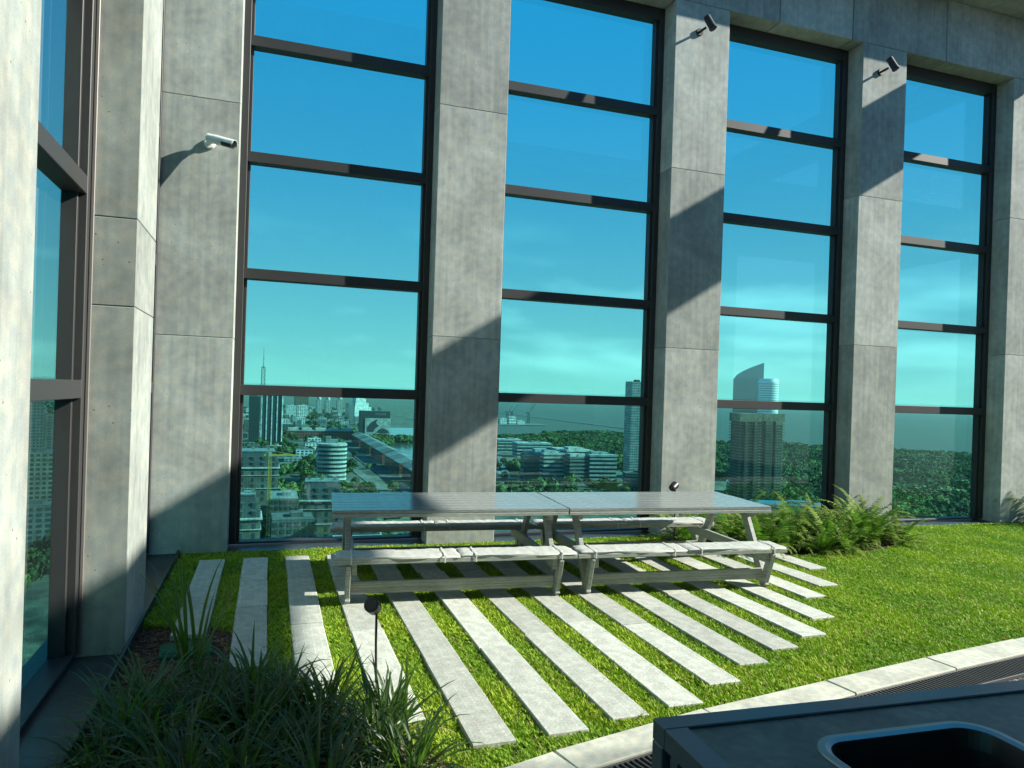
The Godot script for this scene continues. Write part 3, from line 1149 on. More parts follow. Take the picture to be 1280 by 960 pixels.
const ORD := ["first", "second", "third", "fourth", "fifth", "sixth", "seventh", "eighth", "ninth", "tenth"]

func place_label(spots: Array, i: int, row_deep: float, z_start: float) -> Array:
	var row := int((spots[i].z - z_start) / row_deep)
	var rank := 0
	for j in spots.size():
		if j != i and int((spots[j].z - z_start) / row_deep) == row and spots[j].x < spots[i].x:
			rank += 1
	return [ORD[mini(maxi(row, 0), 9)], ORD[mini(rank, 9)]]

func clump_label(spots: Array, i: int) -> String:
	var w := place_label(spots, i, 0.34, -4.65)
	return "dark strap-leaved clump, %s row of the shaded bed from the wall, %s from the left" % [w[0], w[1]]

func build_bed():
	# bark mulch
	var g := Geo.new()
	g.with_color = true
	rng.seed = 19
	for i in 3:
		g.cc = Color(1, 1, 1)
	var chip := BoxMesh.new()
	chip.size = Vector3(1, 0.25, 0.45)
	var list := []
	for k in 9000:
		var x := rng.randf_range(-0.86, 1.0)
		var z := rng.randf_range(-6.0, -2.9)
		if x > bed_edge(z) + rng.randf_range(-0.05, 0.06) or z > kerb_z(x) - 0.02 or in_slab(x, z, 0.004):
			continue
		list.append(Vector3(x, -0.04 + rng.randf() * 0.012, z))
	for k in 5500:
		var x := rng.randf_range(4.7, 8.5)
		var z := rng.randf_range(-8.5, -6.9)
		if fern_bed(x, z) and not in_slab(x, z, 0.004):
			list.append(Vector3(x, -0.04 + rng.randf() * 0.012, z))
	var mm := MultiMesh.new()
	mm.transform_format = MultiMesh.TRANSFORM_3D
	mm.use_colors = true
	mm.mesh = chip
	mm.instance_count = list.size()
	for k in list.size():
		var s := rng.randf_range(0.012, 0.042)
		mm.set_instance_transform(k, Transform3D(Basis.from_euler(Vector3(rng.randf_range(-0.5, 0.5), rng.randf() * TAU, rng.randf_range(-0.4, 0.4))).scaled(Vector3(s, s, s)), list[k]))
		var t := rng.randf_range(0.5, 2.2)
		mm.set_instance_color(k, Color(t, t * rng.randf_range(0.85, 1.05), t * rng.randf_range(0.8, 1.1)))
	var mi := MultiMeshInstance3D.new()
	mi.name = "bark_mulch"
	mi.multimesh = mm
	mi.material_override = M.bark
	add_child(mi)
	stuff(mi, "dark bark chips covering the planting beds", "mulch")
	# strap-leaved clumps
	var forms := []
	for k in 6:
		forms.append(strap_plant(900 + k, 74, 0.22, 0.44, 0.009, 0.15, M.strapleaf, 7))
	var spots := []
	rng.seed = 31
	var want := 36
	var tries := 0
	while spots.size() < want and tries < 4000:
		tries += 1
		var x := rng.randf_range(-0.74, 0.82)
		var z := rng.randf_range(-4.62, -2.75)
		if x > bed_edge(z) - 0.1 or z > kerb_z(x) - 0.1 or Vector2(x - 0.69, z + 4.55).length() < 0.12 or in_slab(x, z, 0.05):
			continue
		var ok := true
		for s in spots:
			if Vector2(s.x - x, s.z - z).length() < 0.17:
				ok = false
		if ok:
			spots.append(Vector3(x, -0.04, z))
	spots.sort_custom(func(a, b): return a.z < b.z)
	for i in spots.size():
		var p := node("grass_plant", spots[i], rng.randf() * TAU)
		var sc := rng.randf_range(0.7, 1.25)
		p.scale = Vector3(sc, sc, sc)
		tag(p, clump_label(spots, i), "plant", "dark strap-leaved clumps in the shaded bed")
		var fm: Array = forms[i % 6]
		obj("foliage", fm[0], M.strapleaf if i % 3 else M.strapleaf2, p)
		if fm[1]:
			obj("dry_leaves", fm[1], M.dryleaf, p)
	# stiff upright fans
	var fans := [[Vector3(-0.42, -0.04, -4.95), 0.84, 1, "tall upright sword-leaved plant rising from the shaded bed near the green lid"], [Vector3(0.74, -0.04, -3.98), 0.4, 2, "spiky sword-leaved clump at the right tip of the shaded bed"], [Vector3(0.42, -0.04, -4.22), 0.42, 3, "spiky sword-leaved clump beside the small spike light"]]
	for f in fans:
		var p := node("sword_plant", f[0])
		tag(p, f[3], "plant")
		var fm := strap_plant(1200 + f[2], 20 if f[2] == 1 else 24, f[1] * 0.6, f[1] * 1.12, 0.012, 0.72 if f[2] == 1 else 0.5, M.strapleaf, 0)
		obj("foliage", fm[0], M.strapleaf2, p)

func fern_mesh(s: int, fronds: int, len0: float, len1: float, upright: float) -> Array:
	var g := Geo.new()
	var st := Geo.new()
	var r := RandomNumberGenerator.new()
	r.seed = s
	for i in fronds:
		var a := r.randf() * TAU
		var out := Vector3(cos(a), 0, sin(a))
		var side := Vector3.UP.cross(out).normalized()
		var len := r.randf_range(len0, len1)
		var pitch := r.randf_range(0.15, 1.0) * (1.0 - upright) + 0.08
		var droop := r.randf_range(0.8, 1.9) * (1.0 - upright * 0.7)
		var at := out * 0.02
		var pts := [at]
		var radii := [0.003]
		var seg := 12
		for k in seg:
			var t := (k + 1.0) / seg
			var ang := pitch + droop * t * t
			at += (Vector3.UP * cos(ang) + out * sin(ang)) * len / seg
			pts.append(at)
			radii.append(0.003 * (1 - t) + 0.0006)
		st.tube(pts, radii, 4, false)
		var pairs := 30
		for k in pairs:
			var t := 0.14 + 0.85 * k / pairs
			var fi := t * seg
			var i0 := int(fi)
			var p: Vector3 = pts[i0].lerp(pts[mini(i0 + 1, seg)], fi - i0)
			var dir: Vector3 = (pts[mini(i0 + 1, seg)] - pts[i0]).normalized()
			var ll := len * 0.105 * (1.0 - pow(t, 2.2)) * r.randf_range(0.85, 1.1) + 0.008
			if t < 0.3:
				ll *= t / 0.3 * 0.5 + 0.5
			for sg: float in [-1.0, 1.0]:
				var tip: Vector3 = p + (side * sg * 0.95 + dir * 0.35 + Vector3.DOWN * r.randf_range(-0.1, 0.4)).normalized() * ll
				var half := dir * len * 0.011
				var mid := p.lerp(tip, 0.55)
				var nn := (tip - p).cross(dir).normalized()
				if nn.y < 0:
					nn = -nn
				g.quad(p - half * 0.8, p + half * 0.8, mid + half, mid - half * 0.6, nn)
				g.tri(mid - half * 0.6, mid + half, tip, nn)
	return [g.mesh(), st.mesh()]

func build_ferns():
	var forms := []
	for k in 5:
		forms.append(fern_mesh(700 + k, 36, 0.42, 0.74, 0.0 if k != 3 else 0.3))
	var tall := fern_mesh(760, 26, 0.6, 0.95, 0.0)
	var low := fern_mesh(761, 34, 0.3, 0.55, 0.0)
	rng.seed = 88
	var list := []
	for k in 19:
		var an := k * 2.39996
		var rr := sqrt((k + 0.5) / 19.0) * 0.86
		list.append([Vector3(6.55 + cos(an) * rr * 1.75, -0.045, -7.95 + sin(an) * rr * 0.8), forms[k % 5], "arching green sword fern in the crowded bed right of the tables"])
	list.append([Vector3(7.75, -0.045, -7.75), tall, "tallest fern with long pale fronds in front of the third column from the left"])
	list.append([Vector3(8.1, -0.045, -8.1), tall, "long-fronded fern at the right end of the fern bed"])
	for k in 9:
		list.append([Vector3(4.95 + k * 0.4, -0.045, -7.33 + 0.14 * sin(k * 1.7) - 0.35 * pow(absf(k - 4) / 4.0, 3.0)), low, "low bushy fern along the front edge of the fern bed"])
	list.append([Vector3(12.55, -0.045, -8.0), tall, "large fern beyond the right end of the lawn beside the last column"])
	list.append([Vector3(12.3, -0.045, -8.3), tall, "large fern tucked against the last column at the right"])
	list.append([Vector3(12.75, -0.045, -7.6), tall, "large fern at the far right of the lawn, nearest the edge"])
	var fern_spots := []
	for f in list:
		fern_spots.append(f[0])
	for i in list.size():
		var w := place_label(fern_spots, i, 0.4, -8.9)
		if i < 19:
			list[i][2] = "arching sword fern, %s row out from the window wall, %s from the left" % w
		elif list[i][1] == low:
			list[i][2] = "low bushy fern on the front edge of the bed, %s from the left" % ORD[i - 21]
		var p := node("fern", list[i][0], rng.randf() * TAU)
		tag(p, list[i][2], "fern", "ferns in the bed right of the tables")
		var s := rng.randf_range(0.85, 1.15) * (1.35 if list[i][0].x > 12 else 1.0)
		p.scale = Vector3(s, s, s)
		obj("fronds", list[i][1][0], M.fern if i % 3 else M.fern2, p)
		obj("stems", list[i][1][1], M.stem, p)
	# a feathery pale grass between the ferns
	var gp := node("feather_grass", Vector3(6.9, -0.045, -8.2))
	tag(gp, "wispy pale grass tuft growing among the ferns below the column", "plant")
	var fm := strap_plant(1500, 120, 0.5, 0.75, 0.0016, 0.75, M.stem, 0)
	obj("foliage", fm[0], M.fern, gp)

# ---------------------------------------------------------------- the city below
const CY := -110.0

func city_materials():
	M.tower_white = mat(lin(0.75, 0.75, 0.72), 0.7)
	M.pale = mat(lin(0.45, 0.45, 0.42), 0.8)
	M.cream = mat(lin(0.13, 0.125, 0.1), 0.85)
	M.beige = mat(lin(0.2, 0.175, 0.13), 0.85)
	M.greywall = mat(lin(0.13, 0.135, 0.13), 0.85)
	M.darkwall = mat(lin(0.03, 0.034, 0.036), 0.6)
	M.brick = mat(lin(0.32, 0.085, 0.05), 0.9)
	M.slate = mat(lin(0.04, 0.048, 0.05), 0.6)
	M.zinc = mat(lin(0.22, 0.24, 0.235), 0.6)
	M.roofpale = mat(lin(0.45, 0.45, 0.43), 0.8)
	M.rooflow = mat(lin(0.1, 0.1, 0.095), 0.9)
	M.cityglass = mat(lin(0.035, 0.05, 0.06), 0.12, 0.0, 0.6)
	M.skyglass = mat(lin(0.25, 0.3, 0.32), 0.18, 0.7, 0.6)
	M.brightglass = mat(lin(0.7, 0.73, 0.73), 0.3, 0.2)
	M.tan = mat(lin(0.2, 0.14, 0.085), 0.85)
	M.gold = mat(lin(0.26, 0.21, 0.13), 0.8)
	M.crane_yellow = mat(lin(0.55, 0.33, 0.03), 0.5)
	M.asphalt = mat(lin(0.07, 0.07, 0.07), 0.9)
	M.road_pale = mat(lin(0.15, 0.145, 0.13), 0.9)
	M.bluehall = mat(lin(0.05, 0.15, 0.22), 0.45)
	M.water = mat(lin(0.085, 0.085, 0.07), 0.6, 0.0, 0.2)
	M.dockwater = mat(lin(0.06, 0.075, 0.07), 0.12, 0.0, 0.5)
	var gt := concrete_textures(211, lin(0.06, 0.066, 0.045), 0.55, 0.0, 0.45, false)
	M.cityground = textured(gt, 260.0, 0.95)
	var wt := concrete_textures(231, Color(0.86, 0.86, 0.86), 0.2, 0.16, 0.1, false)
	for k in ["tower_white", "pale", "cream", "beige", "greywall", "brick", "slate", "zinc", "roofpale", "rooflow", "tan", "gold", "asphalt", "road_pale"]:
		M[k].albedo_texture = wt[0]
		M[k].uv1_triplanar = true
		M[k].uv1_world_triplanar = true
		M[k].uv1_scale = Vector3.ONE / 37.0
	M.crown = mat(Color.WHITE, 0.8, 0.0, 0.3)
	M.crown.vertex_color_use_as_albedo = true

func building(called: String, x: float, z: float, turn: float, label: String, group := "") -> Node3D:
	var b := node(called, Vector3(x, CY, z), turn)
	tag(b, label, "building", group)
	return b

func slab_block(b: Node3D, w: float, h: float, d: float, wall: Material, roof: Material, floors: int, style: String, bays := 0, glass: Material = null):
	# body, projecting bands or recessed window grid on all sides, flat roof with plant
	if glass == null:
		glass = M.cityglass
	var g := Geo.new()
	if style == "bands":
		g.box(Vector3(0, h / 2, 0), Vector3(w - 1.6, h, d - 1.6))
		obj("glazing", g, glass, b)
		var s := Geo.new()
		var fh := h / floors
		for f in floors + 1:
			s.box(Vector3(0, minf(f * fh + 0.55, h - 0.4), 0), Vector3(w, fh * 0.45, d))
		stuff(obj("floor_bands", s, wall, b))
	elif style == "piers":
		g.box(Vector3(0, h / 2, 0), Vector3(w - 1.4, h, d - 1.4))
		obj("glazing", g, glass, b)
		for side in 4:
			var n := bays if side % 2 == 0 else maxi(2, int(bays * d / w))
			var wide := w if side % 2 == 0 else d
			var off := d / 2 if side % 2 == 0 else w / 2
			var bs := Basis(Vector3.UP, side * PI / 2)
			for k in n + 1:
				var p := Geo.new()
				p.box(bs * Vector3(-wide / 2 + wide * k / n, h / 2, off - 0.5), Vector3(1.7, h, 1.4), 0.0, bs)
				obj("pier", p, wall, b)
		var cap := Geo.new()
		cap.box(Vector3(0, h - 0.5, 0), Vector3(w + 1.2, 2.4, d + 1.2))
		obj("parapet", cap, wall, b)
	else:
		g.box(Vector3(0, h / 2, 0), Vector3(w, h, d))
		obj("wall", g, wall, b)
		var s := Geo.new()
		var fh := h / floors
		for side in 4:
			var wide := w if side % 2 == 0 else d
			var off := d / 2 if side % 2 == 0 else w / 2
			var n := maxi(2, int(round(bays * wide / w)))
			var bs := Basis(Vector3.UP, side * PI / 2)
			for f in floors:
				for k in n:
					s.box(bs * Vector3(-wide / 2 + wide * (k + 0.5) / n, (f + 0.5) * fh, off + 0.05), Vector3(wide / n * 0.6, fh * 0.55, 0.3), 0.0, bs)
		stuff(obj("windows", s, glass, b))
	var r := Geo.new()
	r.box(Vector3(0, h + 0.3, 0), Vector3(w * 0.98, 0.7, d * 0.98))
	r.box(Vector3(w * 0.1, h + 1.6, 0), Vector3(w * 0.3, 3.2, d * 0.35))
	obj("roof", r, roof, b)

func mansard_house(label: String, x: float, z: float, turn: float, w: float, d: float, h: float, bays: int):
	var b := building("mansard_building", x, z, turn, label, "mansard-roofed buildings below the window")
	var eave := h - 13.0
	var g := Geo.new()
	g.box(Vector3(0, eave / 2, 0), Vector3(w, eave, d))
	obj("wall", g, M.cream, b)
	var c := Geo.new()
	c.box(Vector3(0, eave + 0.5, 0), Vector3(w + 1.8, 1.2, d + 1.8), 0.2)
	obj("cornice", c, M.pale, b)
	# steep slate roof with a flat zinc deck
	var r := Geo.new()
	var lo := [Vector3(-w / 2, eave + 1.1, -d / 2), Vector3(w / 2, eave + 1.1, -d / 2), Vector3(w / 2, eave + 1.1, d / 2), Vector3(-w / 2, eave + 1.1, d / 2)]
	var ins := 3.2
	var hi := []
	for p in lo:
		hi.append(Vector3(p.x - signf(p.x) * ins, h, p.z - signf(p.z) * ins))
	for k in 4:
		var m := (k + 1) % 4
		var mid: Vector3 = (lo[k] + lo[m]) / 2
		r.quad(lo[k], lo[m], hi[m], hi[k], Vector3(mid.x / w, 0.25, mid.z / d).normalized())
	obj("mansard_roof", r, M.slate, b)
	var dk := Geo.new()
	dk.box(Vector3(0, h + 0.15, 0), Vector3(w - 2 * ins + 0.9, 0.7, d - 2 * ins + 0.9))
	obj("roof_deck", dk, M.zinc, b)
	for k in 3:
		var ch := Geo.new()
		ch.box(Vector3(-w * 0.3 + k * w * 0.3, h + 1.6, d * 0.1 * (k - 1)), Vector3(2.2, 2.6, 1.4))
		obj("chimney", ch, M.beige, b)
	for side in 4:
		var wide := w if side % 2 == 0 else d
		var off := d / 2 if side % 2 == 0 else w / 2
		var n := maxi(2, int(round(bays * wide / w)))
		var bs := Basis(Vector3.UP, side * PI / 2)
		for k in n:
			var px := -wide / 2 + wide * (k + 0.5) / n
			if absf(px) < wide / 2 - 3.0:
				for row in 2:
					var dm := node("dormer", bs * Vector3(px, eave + 3.2 + row * 4.2, off - 1.2 - row * 1.1), side * PI / 2, b)
					var fr := Geo.new()
					fr.box(Vector3(0, 0, 0), Vector3(2.2, 2.6, 2.2))
					fr.box(Vector3(0, 1.45, 0.1), Vector3(2.7, 0.4, 2.4))
					obj("frame", fr, M.cream, dm)
					var gl := Geo.new()
					gl.box(Vector3(0, -0.1, 1.12), Vector3(1.3, 1.9, 0.1))
					obj("pane", gl, M.cityglass, dm)
			for f in 5:
				var win := Geo.new()
				win.box(bs * Vector3(px, eave - 3.5 - f * 5.0, off + 0.02), Vector3(1.7, 2.8, 0.25), 0.0, bs)
				obj("window", win, M.cityglass, b)
	for k in 2:
		var bl := Geo.new()
		bl.box(Vector3(0, eave - 5.2 - k * 10.0, 0), Vector3(w + 1.0, 0.5, d + 1.0))
		obj("string_course", bl, M.pale, b)

func lattice(g: Geo, h: float, w0: float, w1: float, bays: int, t: float):
	for k in bays:
		var y0 := h * k / bays
		var y1 := h * (k + 1) / bays
		var a := lerpf(w0, w1, float(k) / bays) / 2
		var b := lerpf(w0, w1, float(k + 1) / bays) / 2
		for q in 4:
			var s := Vector2([1, -1, -1, 1][q], [1, 1, -1, -1][q])
			var s2 := Vector2([1, -1, -1, 1][(q + 1) % 4], [1, 1, -1, -1][(q + 1) % 4])
			g.bar(Vector3(s.x * a, y0, s.y * a), Vector3(s.x * b, y1, s.y * b), t, t, Vector3(1, 0.1, 0.3))
			g.bar(Vector3(s.x * a, y0, s.y * a), Vector3(s2.x * b, y1, s2.y * b), t * 0.6, t * 0.6, Vector3(1, 0.1, 0.3))
			g.bar(Vector3(s.x * b, y1, s.y * b), Vector3(s2.x * b, y1, s2.y * b), t * 0.6, t * 0.6, Vector3(0.2, 1, 0.1))

func crown_mesh(s: int) -> ArrayMesh:
	# an uneven crown: leaf clumps spread through a few lobes
	var g := Geo.new()
	g.with_color = true
	var r := RandomNumberGenerator.new()
	r.seed = s
	var lobes := []
	for k in 6:
		lobes.append([Vector3(r.randf_range(-0.55, 0.55), r.randf_range(0.35, 0.95), r.randf_range(-0.55, 0.55)), r.randf_range(0.36, 0.55)])
	for lb in lobes:
		for k in 26:
			var d := Vector3(r.randfn(), r.randfn() * 0.8 + 0.25, r.randfn()).normalized()
			var p: Vector3 = lb[0] + d * lb[1] * r.randf_range(0.78, 1.05)
			var u := d.cross(Vector3(r.randfn(), r.randfn(), r.randfn())).normalized()
			var w := d.cross(u)
			var sz := r.randf_range(0.14, 0.26)
			var t := r.randf_range(0.65, 1.3)
			g.cc = Color(t, t * r.randf_range(0.95, 1.05), t * 0.9)
			var q := p + d * sz * 0.3
			g.quad(p - u * sz, p - w * sz, p + u * sz * 0.8, q + w * sz, d)
	for k in 5:
		var a := TAU * k / 5
		g.cc = Color(0.7, 0.5, 0.4)
		g.quad(Vector3(cos(a) * 0.07, 0, sin(a) * 0.07), Vector3(cos(a + 1.26) * 0.07, 0, sin(a + 1.26) * 0.07), Vector3(cos(a + 1.26) * 0.04, 0.6, sin(a + 1.26) * 0.04), Vector3(cos(a) * 0.04, 0.6, sin(a) * 0.04))
	return g.mesh()

func wood(called: String, label: String, points: Array, size0: float, size1: float, tone: Color, s: int):
	var w := node(called)
	stuff(w, label, "trees")
	var r := RandomNumberGenerator.new()
	r.seed = s
	var nz := noise(FastNoiseLite.TYPE_SIMPLEX, 0.006, 3, s)
	var sets := [[], [], [], []]
	for p in points:
		sets[r.randi_range(0, 3)].append(p)
	for k in 4:
		if sets[k].is_empty():
			continue
		var mm := MultiMesh.new()
		mm.transform_format = MultiMesh.TRANSFORM_3D
		mm.use_colors = true
		mm.mesh = crown_mesh(s * 10 + k)
		mm.instance_count = sets[k].size()
		for i in sets[k].size():
			var p: Vector2 = sets[k][i]
			var q := nz.get_noise_2d(p.x, p.y)
			var h := r.randf_range(size0, size1) * (1.0 + 0.35 * q)
			var wd := h * r.randf_range(0.6, 0.85)
			mm.set_instance_transform(i, Transform3D(Basis(Vector3.UP, r.randf() * TAU).scaled(Vector3(wd, h * 0.75, wd)), Vector3(p.x, CY - 0.3, p.y)))
			var t := r.randf_range(0.55, 1.5) * (1.0 + 0.7 * q)
			mm.set_instance_color(i, Color(tone.r * t * (1.0 + 0.5 * maxf(q, 0)), tone.g * t, tone.b * t))
		var mi := MultiMeshInstance3D.new()
		mi.name = "crowns"
		mi.multimesh = mm
		mi.material_override = M.crown
		w.add_child(mi, true)
		stuff(mi)

func flat(called: String, pts: Array, y: float, m: Material, label: String):
	var g := Geo.new()
	g.prism(PackedVector2Array(pts), y - 0.4, y, false)
	structure(obj(called, g, m), label)

func strip(a: Vector2, b: Vector2, w: float) -> Array:
	var d := (b - a).normalized()
	var n := Vector2(-d.y, d.x) * w / 2
	return [a + n, b + n, b - n, a - n]

func build_city():
	city_materials()
	var gr := Geo.new()
	gr.box(Vector3(2000, CY - 5.5, -9000), Vector3(36000, 10, 34000))
	structure(obj("city_ground", gr, M.cityground), "streets and yards of the city far below")
	# river and docks
	flat("river", [Vector2(520, -1745), Vector2(620, -1640), Vector2(760, -1900), Vector2(940, -1900), Vector2(1052, -1520), Vector2(1316, -1420), Vector2(1514, -1180), Vector2(1700, -900), Vector2(2600, 900), Vector2(19500, 900), Vector2(19500, -25500), Vector2(7000, -25500), Vector2(2083, -8250), Vector2(778, -3071), Vector2(640, -2200)], CY + 0.4, M.water, "wide grey-brown river reaching the horizon")
	flat("dock", [Vector2(205, -2050), Vector2(400, -2050), Vector2(330, -1600), Vector2(226, -1060), Vector2(204, -1060), Vector2(206, -1490)], CY + 0.4, M.dockwater, "calm dock basin beside the brick warehouses")
	flat("dock", [Vector2(300, -965), Vector2(410, -960), Vector2(385, -900), Vector2(300, -905)], CY + 0.4, M.dockwater, "small dark basin in front of the terraced blocks")
	# quays, breakwater
	flat("pier", [Vector2(640, -2250), Vector2(900, -2300), Vector2(930, -2400), Vector2(860, -2520), Vector2(760, -2600), Vector2(700, -2500)], CY + 2.5, M.road_pale, "pale harbour pier with white sheds")
	flat("breakwater", strip(Vector2(1156, -3665), Vector2(1150, -2090), 26), CY + 2.5, M.greywall, "long thin breakwater crossing the river")
	# roads
	var roads := [[Vector2(113, -1500), Vector2(113, -1010), 11], [Vector2(112, -1012), Vector2(128, -560), 11], [Vector2(134, -1200), Vector2(146, -560), 7], [Vector2(70, -1005), Vector2(205, -1000), 12], [Vector2(60, -690), Vector2(215, -690), 12], [Vector2(260, -780), Vector2(460, -740), 14], [Vector2(290, -880), Vector2(440, -870), 8], [Vector2(400, -1260), Vector2(300, -900), 9], [Vector2(-60, -520), Vector2(70, -520), 12], [Vector2(14, -700), Vector2(8, -420), 10], [Vector2(-300, -600), Vector2(-120, -560), 12], [Vector2(-215, -900), Vector2(-190, -500), 11]]
	for i in roads.size():
		flat("road", strip(roads[i][0], roads[i][1], roads[i][2]), CY + 0.25 + 0.06 * i, M.road_pale if i in [0, 1, 5, 6, 7] else M.asphalt, ["wide avenue", "street", "side street"][i % 3] + " running between the blocks")
	# the striped tower and its neighbours
	var b := building("striped_tower", 5, -1420, 0.0, "dark office tower with white vertical stripes left in the first window")
	slab_block(b, 37, 101, 30, M.tower_white, M.rooflow, 26, "piers", 4)
	b = building("dark_tower", -27, -1490, 0.0, "dark narrow tower just left of the striped one")
	slab_block(b, 19, 88, 24, M.darkwall, M.rooflow, 24, "grid", 5)
	var mast := node("radio_mast", Vector3(-13, CY, -1500))
	tag(mast, "tall thin lattice radio mast rising above the striped tower", "mast")
	var lt := Geo.new()
	lattice(lt, 146, 10, 6, 18, 0.9)
	obj("lattice", lt, M.greywall, mast)
	var lt2 := Geo.new()
	for k in 7:
		lt2.box(Vector3(0, 146 + k * 5.0, 0), Vector3(4.5 - k * 0.4, 1.2, 4.5 - k * 0.4))
	lt2.tube([Vector3(0, 144, 0), Vector3(0, 184, 0)], [1.1, 0.5], 6)
	obj("antenna", lt2, M.pale, mast)
	b = building("banded_tower", -60, -1410, 0.0, "white and dark banded tower cut by the left edge of the first window")
	slab_block(b, 21, 77, 20, M.tower_white, M.rooflow, 18, "bands")
	var far := [[-56, -2542, 16, 16, 82, "darkwall", "slim dark tower on the skyline left of the striped tower"], [108, -2680, 46, 30, 77, "tan", "brown block on the skyline behind the white blocks"], [72, -2664, 34, 24, 40, "tower_white", "white block below the brown one, the left of two"], [107, -2551, 35, 24, 44, "tower_white", "white block below the brown one, the right of two"],
		[181, -2859, 20, 20, 58, "pale", "leftmost of three slim white towers on the skyline"], [216, -2876, 20, 20, 56, "pale", "middle of three slim white towers on the skyline"], [262, -2899, 23, 20, 60, "pale", "rightmost of three slim white towers on the skyline"]]
	for f in far:
		b = building("skyline_block", f[0], f[1], 0.1, f[6])
		slab_block(b, f[2], f[4], f[3], M[f[5]], M.roofpale, int(f[4] / 4.5), "grid", maxi(3, int(f[2] / 6)))
		if f[5] == "pale":
			var cap := Geo.new()
			cap.lathe([Vector2(f[2] * 0.42, 0), Vector2(f[2] * 0.36, 8), Vector2(f[2] * 0.12, 14), Vector2(0.3, 24)], 8, Transform3D(Basis(), Vector3(0, f[4] + 3, 0)))
			obj("spire", cap, M.pale, b)
	# stepped white hotel
	b = building("stepped_building", 281, -2390, 0.2, "bright white stepped building behind the emblem building")
	for k in 4:
		var g := Geo.new()
		g.box(Vector3(4 - k * 3.5, 24 - 0 + k * 7.0, 0), Vector3(56 - k * 11, 48 + k * 14, 40 - k * 2))
		obj("tier", g, M.tower_white, b)
	var sg := Geo.new()
	sg.box(Vector3(-34, 30, 0), Vector3(16, 60, 38))
	obj("glazed_wing", sg, M.skyglass, b)
	# office with the swoosh emblem
	b = building("emblem_building", 216, -1570, 0.0, "dark office building with a pale front panel bearing a dark swoosh")
	var g0 := Geo.new()
	g0.box(Vector3(0, 31, 0), Vector3(62, 62, 40))
	obj("body", g0, M.darkwall, b)
	var pn := Geo.new()
	pn.box(Vector3(5, 24, 20.6), Vector3(54, 46, 1.2))
	obj("front_panel", pn, M.pale, b)
	var sw := Geo.new()
	for sp in [[Vector2(-23, 2), Vector2(-17, 10), Vector2(-9, 17), Vector2(1, 21), Vector2(-3, 15), Vector2(-3, 11), Vector2(3, 6), Vector2(-5, 1), Vector2(-9, -7), Vector2(-23, -7)], [Vector2(-3, -8), Vector2(2, -2), Vector2(8, 1), Vector2(15, 0), Vector2(23, -5), Vector2(24, -9), Vector2(10, -10)]]:
		var idx := Geometry2D.triangulate_polygon(PackedVector2Array(sp))
		for k in range(0, idx.size(), 3):
			var q := []
			for m in 3:
				q.append(Vector3(5 + sp[idx[k + m]].x, 25 + sp[idx[k + m]].y, 21.5))
			sw.tri(q[0], q[1], q[2], Vector3.BACK)
		for k in sp.size():
			var a2: Vector2 = sp[k]
			var b2: Vector2 = sp[(k + 1) % sp.size()]
			sw.quad(Vector3(5 + a2.x, 25 + a2.y, 21.1), Vector3(5 + b2.x, 25 + b2.y, 21.1), Vector3(5 + b2.x, 25 + b2.y, 21.5), Vector3(5 + a2.x, 25 + a2.y, 21.5))
	obj("swoosh_emblem", sw, M.darkwall, b)
	var lt3 := Geo.new()
	lt3.box(Vector3(10, 56, 20.4), Vector3(24, 5, 0.6))
	obj("sign_band", lt3, M.greywall, b)
	# long low brick hall
	b = building("brick_hall", 105, -1590, 0.0, "long low brick hall with a pale roof left of the emblem building")
	slab_block(b, 140, 17, 30, M.brick, M.roofpale, 3, "grid", 26)
	for k in 5:
		var gb := Geo.new()
		gb.box(Vector3(-56 + k * 28, 19.5, 0), Vector3(20, 5, 26))
		obj("roof_monitor", gb, M.roofpale, b)
	# brick dock warehouses
	for k in 5:
		var z := -1430.0 + k * 148
		b = building("dock_warehouse", 176, z, 0.0, ["farthest brick warehouse in the row beside the dock", "second farthest brick warehouse beside the dock", "middle brick warehouse in the row beside the dock", "fourth brick warehouse along the dock", "nearest brick warehouse beside the dock, under the window frame"][k], "brick warehouses along the dock")
		var wg := Geo.new()
		wg.box(Vector3(0, 8, 0), Vector3(30, 16, 128))
		obj("wall", wg, M.brick, b)
		var win := Geo.new()
		for row in 3:
			for j in 20:
				for sx: float in [-1.0, 1.0]:
					win.box(Vector3(sx * 15.05, 3.5 + row * 4.6, -60 + j * 6.3), Vector3(0.3, 2.4, 2.6))
			for j in 5:
				win.box(Vector3(-12 + j * 6, 3.5 + row * 4.6, 64.05), Vector3(2.4, 2.4, 0.3))
		stuff(obj("windows", win, M.cityglass, b))
		var nroof := 3
		for j in nroof:
			var rf := Geo.new()
			var z0 := -64.0 + j * 128.0 / nroof
			var z1 := z0 + 128.0 / nroof - 2
			for sx: float in [-1.0, 1.0]:
				rf.quad(Vector3(sx * 16, 16, z0), Vector3(sx * 16, 16, z1), Vector3(0, 20.5, z1), Vector3(0, 20.5, z0), Vector3(sx * 0.3, 1, 0).normalized())
			for zz: float in [z0, z1]:
				rf.tri(Vector3(-16, 16, zz), Vector3(16, 16, zz), Vector3(0, 20.5, zz), Vector3(0, 0, 1 if zz == z1 else -1))
			obj("roof", rf, M.zinc if (j + k) % 2 else M.greywall, b)
	# round-cornered block with white bands
	b = building("round_building", 72, -880, 0.0, "rounded office block with white floor bands in the middle of the first window")
	var core := Geo.new()
	var shell := Geo.new()
	var outl := []
	for k in 25:
		var a := PI * k / 24.0
		outl.append(Vector2(cos(a) * 17, 8 + sin(a) * 12))
	outl.append(Vector2(-17, -12))
	outl.append(Vector2(17, -12))
	var inl := []
	for p in outl:
		inl.append(p * 0.94)
	core.prism(PackedVector2Array(inl), 0, 43)
	obj("glazing", core, M.cityglass, b)
